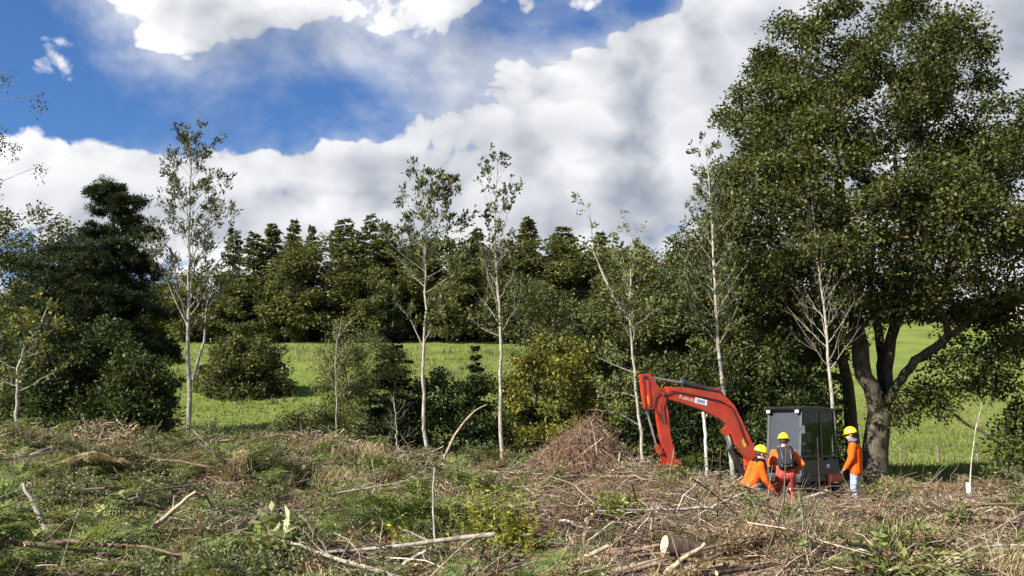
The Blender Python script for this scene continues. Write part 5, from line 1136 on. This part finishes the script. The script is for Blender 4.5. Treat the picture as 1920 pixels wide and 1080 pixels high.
    return org, fwd, lft, loc
EXO, EXF, EXL, EXLOC = build_excavator()

# ------------------------------------------------------------------ people
M_ORANGE = plain('orange_cloth', (.74, .105, .008), .8, spec=.2, var=.14, scale=9, bump=.5); M_ORANGE2 = plain('orange_shirt', (.70, .14, .03), .85, spec=.2, var=.14, scale=9, bump=.5)
M_SKIN = plain('skin', (.50, .30, .22), .55, var=.08); M_JEANS = plain('pale_jeans', (.30, .38, .50), .9, spec=.15, var=.35, scale=7, bump=.5); M_JEANS2 = plain('grey_jeans', (.18, .21, .27), .9, spec=.15, var=.35, scale=7, bump=.5)
M_REDT = plain('red_trousers', (.42, .075, .06), .9, spec=.15, var=.22, scale=8, bump=.5); M_BOOT = plain('boots', (.035, .03, .026), .7, var=.3); M_YHAT = plain('yellow_helmet', (.85, .66, .015), .35, var=.05, coat=.2)
M_PACK = plain('black_pack', (.022, .022, .026), .75, spec=.25, var=.4, scale=8, bump=.4); M_SCARF = plain('grey_scarf', (.36, .36, .37), .95, var=.3, scale=12, bump=.4); M_HAIR = plain('dark_hair', (.035, .024, .017), .7, var=.3); M_STRAP = plain('grey_strap', (.16, .16, .17), .7, var=.2); M_DTOP = plain('dark_top', (.03, .034, .045), .85, var=.3, scale=9, bump=.4)
def person(label, mats, J, wpos, facing, pack=False, scarf=False, helmet=True, collar=None, loose=1.0):
    """J: joints in local space (x right, y forward, z up). mats: dict top, legs. One skinned body; hat, pack, scarf are children."""
    prim = []                                              # (tag, p, r1, q, r2)
    V3 = lambda k: np.array(J[k], float)
    add = lambda t, p, r1, q, r2: prim.append((t, np.array(p, float), r1, np.array(q, float), r2))
    pel, chest, neck, head = V3('pelvis'), V3('chest'), V3('neck'), V3('head')
    sr = norm(V3('shR') - V3('shL')); f = norm(np.cross(np.array([0, 0, 1.]), sr)); f = f if f @ np.array([0, 1., 0]) >= -.2 else -f
    hw = .085
    for s in (-1, 1): add('legs', pel + sr * s * hw, .125, pel + sr * s * hw * .9 + np.array([0, 0, .06]), .12)
    add('legs', pel + np.array([0, 0, -.03]), .12, pel + (chest - pel) * .25, .125)
    for s in (-1, 1): add('top', pel + (chest - pel) * .22 + sr * s * .07, .118 * loose, chest + sr * s * .09, .130 * loose)
    add('top', pel + (chest - pel) * .12, .13 * loose, pel + (chest - pel) * .4, .125 * loose)
    if loose > 1.05:
        for s in (-1, 1): add('top', pel + sr * s * .09 + np.array([0, 0, -.07]), .142, pel + sr * s * .085 + np.array([0, 0, .08]), .135)
    add('top', chest + (neck - chest) * .2, .13, neck - (neck - chest) * .12, .075); add('skin', neck, .055, head + np.array([0, 0, -.04]), .055)
    hd = norm(np.array(J.get('look', (0, 1, 0)), float))
    add('skin', head + np.array([0, 0, .03]) - hd * .015, .092, head + np.array([0, 0, .03]) + hd * .01, .088); add('skin', head + hd * .035 + np.array([0, 0, -.045]), .062, head + hd * .045 + np.array([0, 0, -.075]), .042)
    add('skin', head + hd * .092 + np.array([0, 0, .0]), .012, head + hd * .112 + np.array([0, 0, -.03]), .016)          # nose
    hs = np.cross(hd, [0, 0, 1.])
    for s in (-1, 1): add('skin', head + hs * s * .092 + np.array([0, 0, .01]), .016, head + hs * s * .096 + np.array([0, 0, -.02]), .014)
    for S in 'LR':
        sh, el, wr = V3('sh' + S), V3('el' + S), V3('wr' + S); add('top', chest + (sh - chest) * .45, .10, sh, .082 * loose); add('top', sh, .080 * loose, el, .062 * loose); add('top', el, .062 * loose, wr, .048 * loose)
        d = norm(wr - el); palm = wr + d * .075; add('skin', wr - d * .02, .032, wr + d * .02, .034); g = norm(np.cross(d, f) + 1e-4); add('skin', wr + d * .04 + g * .018, .026, palm + g * .024, .020); add('skin', wr + d * .04 - g * .018, .026, palm - g * .024, .020)
        inn = norm(f + .001); 
        for k, (o, l) in enumerate([(-.034, .062), (-.012, .075), (.012, .072), (.034, .056)]):
            b = palm + g * o; m = b + d * l * .55 + inn * .012; add('skin', b, .0115, m, .0105); add('skin', m, .0105, m + d * l * .40 + inn * .030, .0095)
        b = wr + d * .03 - g * .035; m = b + d * .035 - g * .028 + inn * .015; add('skin', b, .014, m, .012); add('skin', m, .012, m + d * .032 + inn * .012, .010)
        hp, kn, an = V3('hp' + S), V3('kn' + S), V3('an' + S); add('legs', hp, .112, kn, .076); add('legs', kn, .074, an, .060); tz = np.array(J.get('toe' + S, (0, .17, -.02)), float)
        add('boot', an + np.array([0, 0, .05]), .062, an + np.array([0, 0, -.025]), .056); add('boot', an + np.array([0, 0, -.03]) - norm(tz) * .04, .048, an + tz + np.array([0, 0, -.03]), .040)
    bm = bmesh.new(); sph = bmesh.new(); bmesh.ops.create_icosphere(sph, subdivisions=2, radius=1); sv = np.array([v.co[:] for v in sph.verts]); sf = np.array([[v.index for v in f_.verts] for f_ in sph.faces]); sph.free()
    VV = []; FF = []; n0 = 0
    for (t, p, r1, q, r2) in prim:
        k = max(2, int(np.linalg.norm(q - p) / (min(r1, r2) * .35)) + 1)
        for u in np.linspace(0, 1, k): VV.append(sv * (r1 + (r2 - r1) * u) + p + (q - p) * u); FF.append(sf + n0); n0 += len(sv)
    tmp = mesh_np('tmp_body', np.concatenate(VV), [np.concatenate(FF)], mats['top']); rm = tmp.modifiers.new('r', 'REMESH'); rm.mode = 'VOXEL'; rm.voxel_size = .0132; sm = tmp.modifiers.new('s', 'SMOOTH'); sm.factor = .5; sm.iterations = 3
    me = bpy.data.meshes.new_from_object(tmp.evaluated_get(bpy.context.evaluated_depsgraph_get())); om = tmp.data; bpy.data.objects.remove(tmp); bpy.data.meshes.remove(om)
    me.name = 'person_body'; me.materials.clear(); tags = ['top', 'legs', 'skin', 'boot']
    for m in (mats['top'], mats['legs'], M_SKIN, M_BOOT): me.materials.append(m)
    pc = np.empty(len(me.polygons) * 3); me.polygons.foreach_get('center', pc); pc = pc.reshape(-1, 3); best = np.full(len(pc), 1e9); idx = np.zeros(len(pc), int)
    for (t, p, r1, q, r2) in prim:
        d = q - p; u = np.clip(((pc - p) @ d) / max(d @ d, 1e-9), 0, 1); dist = np.linalg.norm(pc - p - u[:, None] * d, axis=1) - (r1 + (r2 - r1) * u); b = dist < best; best[b] = dist[b]; idx[b] = tags.index(t)
    me.polygons.foreach_set('material_index', idx.astype(np.int32)); me.polygons.foreach_set('use_smooth', np.ones(len(pc), dtype=bool)); me.update()
    root = thing('person', label, 'person', wpos, facing); link_obj('body', me, root)
    up = np.array([0, 0, 1.]); hr = np.cross(hd, up); hup = norm(up - hd * (up @ hd)); B = Matrix(np.stack([hr, hd, hup], 1).tolist()).to_4x4(); hc = head + np.array([0, 0, .055])
    Mx = Matrix.Translation(hc) @ B
    # eyes and hair
    for s in (-1, 1):
        bm = bmesh.new(); bmesh.ops.create_uvsphere(bm, u_segments=8, v_segments=6, radius=.012); bmesh.ops.translate(bm, vec=(s * .032, .088, -.04), verts=bm.verts); bmesh.ops.transform(bm, matrix=Mx, verts=bm.verts); bobj('eye', bm, M_HAIR, root, True)
    bm = bmesh.new(); bmesh.ops.create_uvsphere(bm, u_segments=18, v_segments=12, radius=.103); bmesh.ops.delete(bm, geom=[v for v in bm.verts if v.co.z < -.075 or (v.co.y > .02 and v.co.z < .03)], context='VERTS'); bmesh.ops.translate(bm, vec=(0, -.012, -.02), verts=bm.verts); bmesh.ops.transform(bm, matrix=Mx, verts=bm.verts); bobj('hair', bm, M_HAIR, root, True)
    if helmet:
        bm = bmesh.new(); bmesh.ops.create_uvsphere(bm, u_segments=24, v_segments=14, radius=1); bmesh.ops.delete(bm, geom=[v for v in bm.verts if v.co.z < -.02], context='VERTS'); bmesh.ops.scale(bm, vec=(.122, .145, .135), verts=bm.verts)
        for v in bm.verts:
            if abs(v.co.x) < .03 and v.co.z > .05: v.co.z += .008
        bmesh.ops.transform(bm, matrix=Mx, verts=bm.verts); hm = bobj('helmet', bm, M_YHAT, root, True)
        bm = bmesh.new(); n = 28; ri = []; ro = []
        for k in range(n):
            a = 2 * math.pi * k / n; fr = max(0, math.sin(a)); e = .010 + .045 * fr ** 2
            ri.append(bm.verts.new((math.cos(a) * .119, math.sin(a) * .142, -.002))); ro.append(bm.verts.new((math.cos(a) * (.122 + e * .6), math.sin(a) * (.145 + e), -.012 - .012 * fr)))
        for k in range(n): bm.faces.new([ri[k], ro[k], ro[(k + 1) % n], ri[(k + 1) % n]])
        bmesh.ops.solidify(bm, geom=bm.faces[:], thickness=.005); bmesh.ops.transform(bm, matrix=Mx, verts=bm.verts); bobj('brim', bm, M_YHAT, hm, True)
    if collar or scarf:
        bm = bmesh.new(); ax = norm(head - chest); side = sr; ff = norm(np.cross(ax, side)); k = 16; c = neck + ax * .02
        for (mat, nm, r1, r2, z0, z1, on) in [(collar or M_PACK, 'collar', .112, .082, -.05, .045, bool(collar)), (M_SCARF, 'scarf', .105, .085, -.02, .075, scarf)]:
            if not on: continue
            bm = bmesh.new(); rings = []
            for (rr, zz, w) in [(r1, z0, 0), (r1 * 1.04, (z0 + z1) / 2, 0), (r2, z1, 0)]:
                rings.append([bm.verts.new(Vector(c + ax * (zz + .012 * math.sin(3 * a_)) + (side * math.cos(a_) * 1.05 + ff * math.sin(a_)) * rr * (1 + .06 * math.sin(5 * a_)))) for a_ in np.linspace(0, 2 * math.pi, k, endpoint=False)])
            for a_, b_ in zip(rings[:-1], rings[1:]):
                for i in range(k): bm.faces.new([a_[i], a_[(i + 1) % k], b_[(i + 1) % k], b_[i]])
            bmesh.ops.solidify(bm, geom=bm.faces[:], thickness=.012); bobj(nm, bm, mat, root, True)
    if pack:
        ax = norm(neck - pel); bk = -norm(np.cross(ax, sr)); bk = bk if bk @ f < 0 else -bk; c = pel + (chest - pel) * .78 + bk * .20; Bp = Matrix(np.stack([sr, -bk, ax], 1).tolist()).to_4x4(); Mp = Matrix.Translation(c) @ Bp
        bm = bmesh.new(); bm_box(bm, (.32, .20, .48), (0, 0, 0), None, .07); bmesh.ops.subdivide_edges(bm, edges=bm.edges[:], cuts=2, use_grid_fill=True)
        for v in bm.verts: v.co += Vector((math.sin(v.co.z * 21 + v.co.y * 13), math.sin(v.co.x * 25 + v.co.z * 17), math.sin(v.co.x * 19))) * .013
        bmesh.ops.transform(bm, matrix=Mp, verts=bm.verts); pk = bobj('backpack', bm, M_PACK, root, True)
        bm = bmesh.new(); bm_box(bm, (.23, .07, .20), (0, -.105, -.08), None, .025); bmesh.ops.transform(bm, matrix=Mp, verts=bm.verts); bobj('pocket', bm, M_PACK, pk, True)
        for s in (-1, 1):
            bm = bmesh.new(); pts = [Mp @ Vector(p) for p in [(s * .10, -.02, .21), (s * .115, .06, .30), (s * .12, .16, .31), (s * .125, .27, .22), (s * .14, .29, .02), (s * .15, .20, -.14), (s * .14, .08, -.18)]]; bm_tube(bm, [tuple(p) for p in curve_pts([tuple(p) for p in pts], 14)], .020, 6); bobj('strap', bm, M_STRAP, pk, True)
            bm = bmesh.new(); bm_tube(bm, [tuple(Mp @ Vector(p)) for p in [(s * .09, -.095, .18), (s * .09, -.15, .0), (s * .09, -.10, -.21)]], .008, 5); bobj('buckle_strap', bm, M_STRAP, pk, True)
    return root
def feet(px, Y):
    x = P(px, 900, Y)[0]; return (x, Y, H1(x, Y))
# kneeling worker, side on, reaching down in front of him
JA = dict(pelvis=(0, -.10, .42), chest=(0, .08, .78), neck=(0, .15, .97), head=(.0, .22, 1.11), look=(.25, 1, -.35), shL=(-.19, .11, .89), shR=(.19, .11, .89), elL=(-.23, .20, .62), elR=(.23, .18, .61), wrL=(-.17, .38, .44), wrR=(.19, .36, .40),
          hpL=(-.10, -.10, .45), hpR=(.10, -.10, .45), knL=(-.14, .33, .52), knR=(.13, .25, .10), anL=(-.15, .28, .09), anR=(.12, -.18, .10), toeL=(0, .16, -.02), toeR=(0, -.05, -.05))
person('worker in orange jacket and yellow helmet kneeling beside the cab', dict(top=M_ORANGE, legs=M_JEANS2), JA, feet(1410, 18.7), R(-80), collar=M_PACK, pack=False, loose=1.12)
JB = dict(pelvis=(0, -.06, .80), chest=(.0, .08, 1.13), neck=(.01, .15, 1.31), head=(.03, .20, 1.46), look=(.45, 1, -.2), shL=(-.20, .10, 1.23), shR=(.20, .10, 1.23), elL=(-.27, .20, .98), elR=(.36, .02, 1.0), wrL=(-.16, .40, .93), wrR=(.24, .12, .84),
          hpL=(-.10, -.06, .78), hpR=(.10, -.06, .78), knL=(-.17, .14, .44), knR=(.14, .12, .44), anL=(-.18, -.02, .09), anR=(.17, -.04, .09))
person('worker in orange shirt and red trousers with black backpack, seen from behind', dict(top=M_ORANGE2, legs=M_REDT), JB, feet(1473, 18.9), R(-8), pack=True)
JC = dict(pelvis=(0, 0, .92), chest=(.0, .0, 1.30), neck=(.0, .02, 1.49), head=(.0, .07, 1.65), look=(-.25, 1, -.15), shL=(-.21, .0, 1.41), shR=(.21, .0, 1.41), elL=(-.28, .03, 1.14), elR=(.30, -.04, 1.13), wrL=(-.27, .16, .93), wrR=(.30, .04, .88),
          hpL=(-.10, 0, .90), hpR=(.10, 0, .90), knL=(-.12, .05, .48), knR=(.11, .03, .48), anL=(-.14, -.03, .09), anR=(.13, -.02, .09))
person('worker in orange jacket, grey scarf and pale jeans standing behind the cab', dict(top=M_ORANGE, legs=M_JEANS), JC, feet(1606, 20.6), R(58), scarf=True, collar=M_PACK, loose=1.15)
JO = dict(pelvis=(0, 0, .10), chest=(0, .03, .50), neck=(0, .06, .70), head=(0, .10, .86), look=(.1, 1, -.1), shL=(-.20, .04, .62), shR=(.20, .04, .62), elL=(-.27, .12, .36), elR=(.27, .12, .36), wrL=(-.27, .38, .36), wrR=(.27, .38, .36),
          hpL=(-.10, .02, .10), hpR=(.10, .02, .10), knL=(-.13, .44, .14), knR=(.13, .44, .14), anL=(-.13, .52, -.26), anR=(.13, .52, -.26))
person('operator in a dark top and grey scarf sitting inside the excavator cab', dict(top=M_DTOP, legs=M_JEANS2), JO, tuple(EXO + EXF * -.20 + EXL * .44 + np.array([0, 0, 1.25])), math.atan2(EXF[1], EXF[0]) - math.pi / 2, helmet=False, scarf=True)
bg = bmesh.new(); bm_box(bg, (.42, .26, .24), (0, 0, .12), None, .07)
for v in bg.verts: v.co += Vector((.03 * math.sin(v.co.y * 23), .02 * math.sin(v.co.x * 19), .02 * math.sin(v.co.x * 31 + v.co.y * 17)))
fb = feet(1441, 17.9); bag = bobj('tool_bag', bg, M_JEANS2, None, True); bag.location = fb; bag.rotation_euler = (0, 0, .4); tag(bag, 'grey-blue cloth tool bag in front of the kneeling worker', 'bag')
bm = bmesh.new(); bm_tube(bm, [(-.12, 0, .22), (-.10, 0, .32), (.10, 0, .32), (.12, 0, .22)], .012); bobj('handle', bm, M_STRAP, bag)

# ------------------------------------------------------------------ fence, tree tube, house
M_POST = plain('weathered_post', (.17, .14, .11), .9, var=.3, scale=5, bump=.5); M_WIRE = plain('wire', (.22, .22, .22), .5, metal=.6); M_TUBE = plain('pale_plastic', (.62, .64, .62), .5, var=.15)
def build_fence():
    Y = 44.0; xs = [P(p, 860, Y)[0] for p in (1545, 1620, 1694, 1767, 1845, 1912, 1985, 2060)]; org = (xs[0], Y, H1(xs[0], Y)); root = thing('wire_fence', 'low wire fence on posts across the foot of the field behind the oak', 'fence', org); tops = []
    for i, x in enumerate(xs):
        y = Y + .15 * i; z = H1(x, y); bm = bmesh.new(); bm_cyl(bm, (x - org[0], y - org[1], z - org[2] - .2), (x - org[0] + .02, y - org[1], z - org[2] + .85), .06, .05, 8); bobj('post', bm, M_POST, root); tops.append((x - org[0], y - org[1] - .08, z - org[2]))
    for h in (.30, .55, .80):
        bm = bmesh.new(); bm_tube(bm, [(a, b, c + h) for a, b, c in tops], .008, 4); bobj('wire', bm, M_WIRE, root)
build_fence()
def tree_tube():
    Y = 22.6; st = stem_nodes([(1818, 940), (1819, 900), (1822, 860), (1830, 800), (1842, 755)], Y, 12); z = H1(st[0, 0], Y); st[0, 2] = z; org = np.array([st[0, 0], Y, z]); root = thing('young_sapling', 'whip of a young sapling in a pale plastic guard before the shaded field', 'tree', org); A = Acc(); V, Q = tubes(st[None], np.linspace(.022, .006, 12)[None], 6); A.add(V, Q, np.array([.42, .40, .34]))
    r = np.random.default_rng(77)
    for k in range(6):
        i = 6 + k % 6; q = st[i] + norm(np.array([r.normal(0, .6), r.normal(0, .6), .7])) * .35 * np.linspace(0, 1, 4)[:, None]; V, Q = tubes(q[None], np.linspace(.006, .002, 4)[None], 3); A.add(V, Q, np.array([.36, .33, .27]))
    A.build('trunk', M_BIRCH, root, True, org=org); bm = bmesh.new(); bm_cyl(bm, (0, 0, -.1), (.0, 0, .62), .05, .055, 14); bobj('guard', bm, M_TUBE, root, True)
tree_tube()
def house():
    Y = 188; p = P(1945, 625, Y); x = p[0]; z = H1(x, Y) - .4; root = thing('stone_house', 'pale stone house with pinkish roof on the hill, glimpsed through the oak boughs', 'house', (x, Y, z), R(12)); Ms = plain('pale_stone', (.46, .40, .34), .9, var=.2, scale=2); Mr = plain('pinkish_roof', (.42, .31, .27), .9, var=.2, scale=2); Mf = plain('window_frame', (.65, .65, .63), .6); Mg = plain('dark_pane', (.03, .035, .04), .15)
    part('wall', Ms, root, ((11, 6, 5), (0, 0, 2.5)), bevel=.02)
    bm = bmesh.new(); bm_prism(bm, [(0, -3.5, 4.8), (0, 0, 7.4), (0, 3.5, 4.8)], 11.6, (1, 0, 0)); rf = bobj('roof', bm, Mr, root); part('chimney', Ms, rf, ((.9, .9, 2.0), (4.6, 0, 7.4))); part('chimney', Ms, rf, ((.9, .9, 2.0), (-4.6, 0, 7.4)))
    for xx in (-4, -1.4, 1.4, 4):
        for zz in (1.5, 3.7):
            if (xx, zz) == (1.4, 1.5): continue
            w = part('window', Mf, root, ((1.2, .12, 1.4), (xx, -3.03, zz))); part('pane', Mg, w, ((.48, .05, 1.2), (xx - .27, -3.08, zz))); part('pane', Mg, w, ((.48, .05, 1.2), (xx + .27, -3.08, zz)))
    part('door', Mg, root, ((1.1, .1, 2.1), (1.4, -3.04, 1.06)))
house()
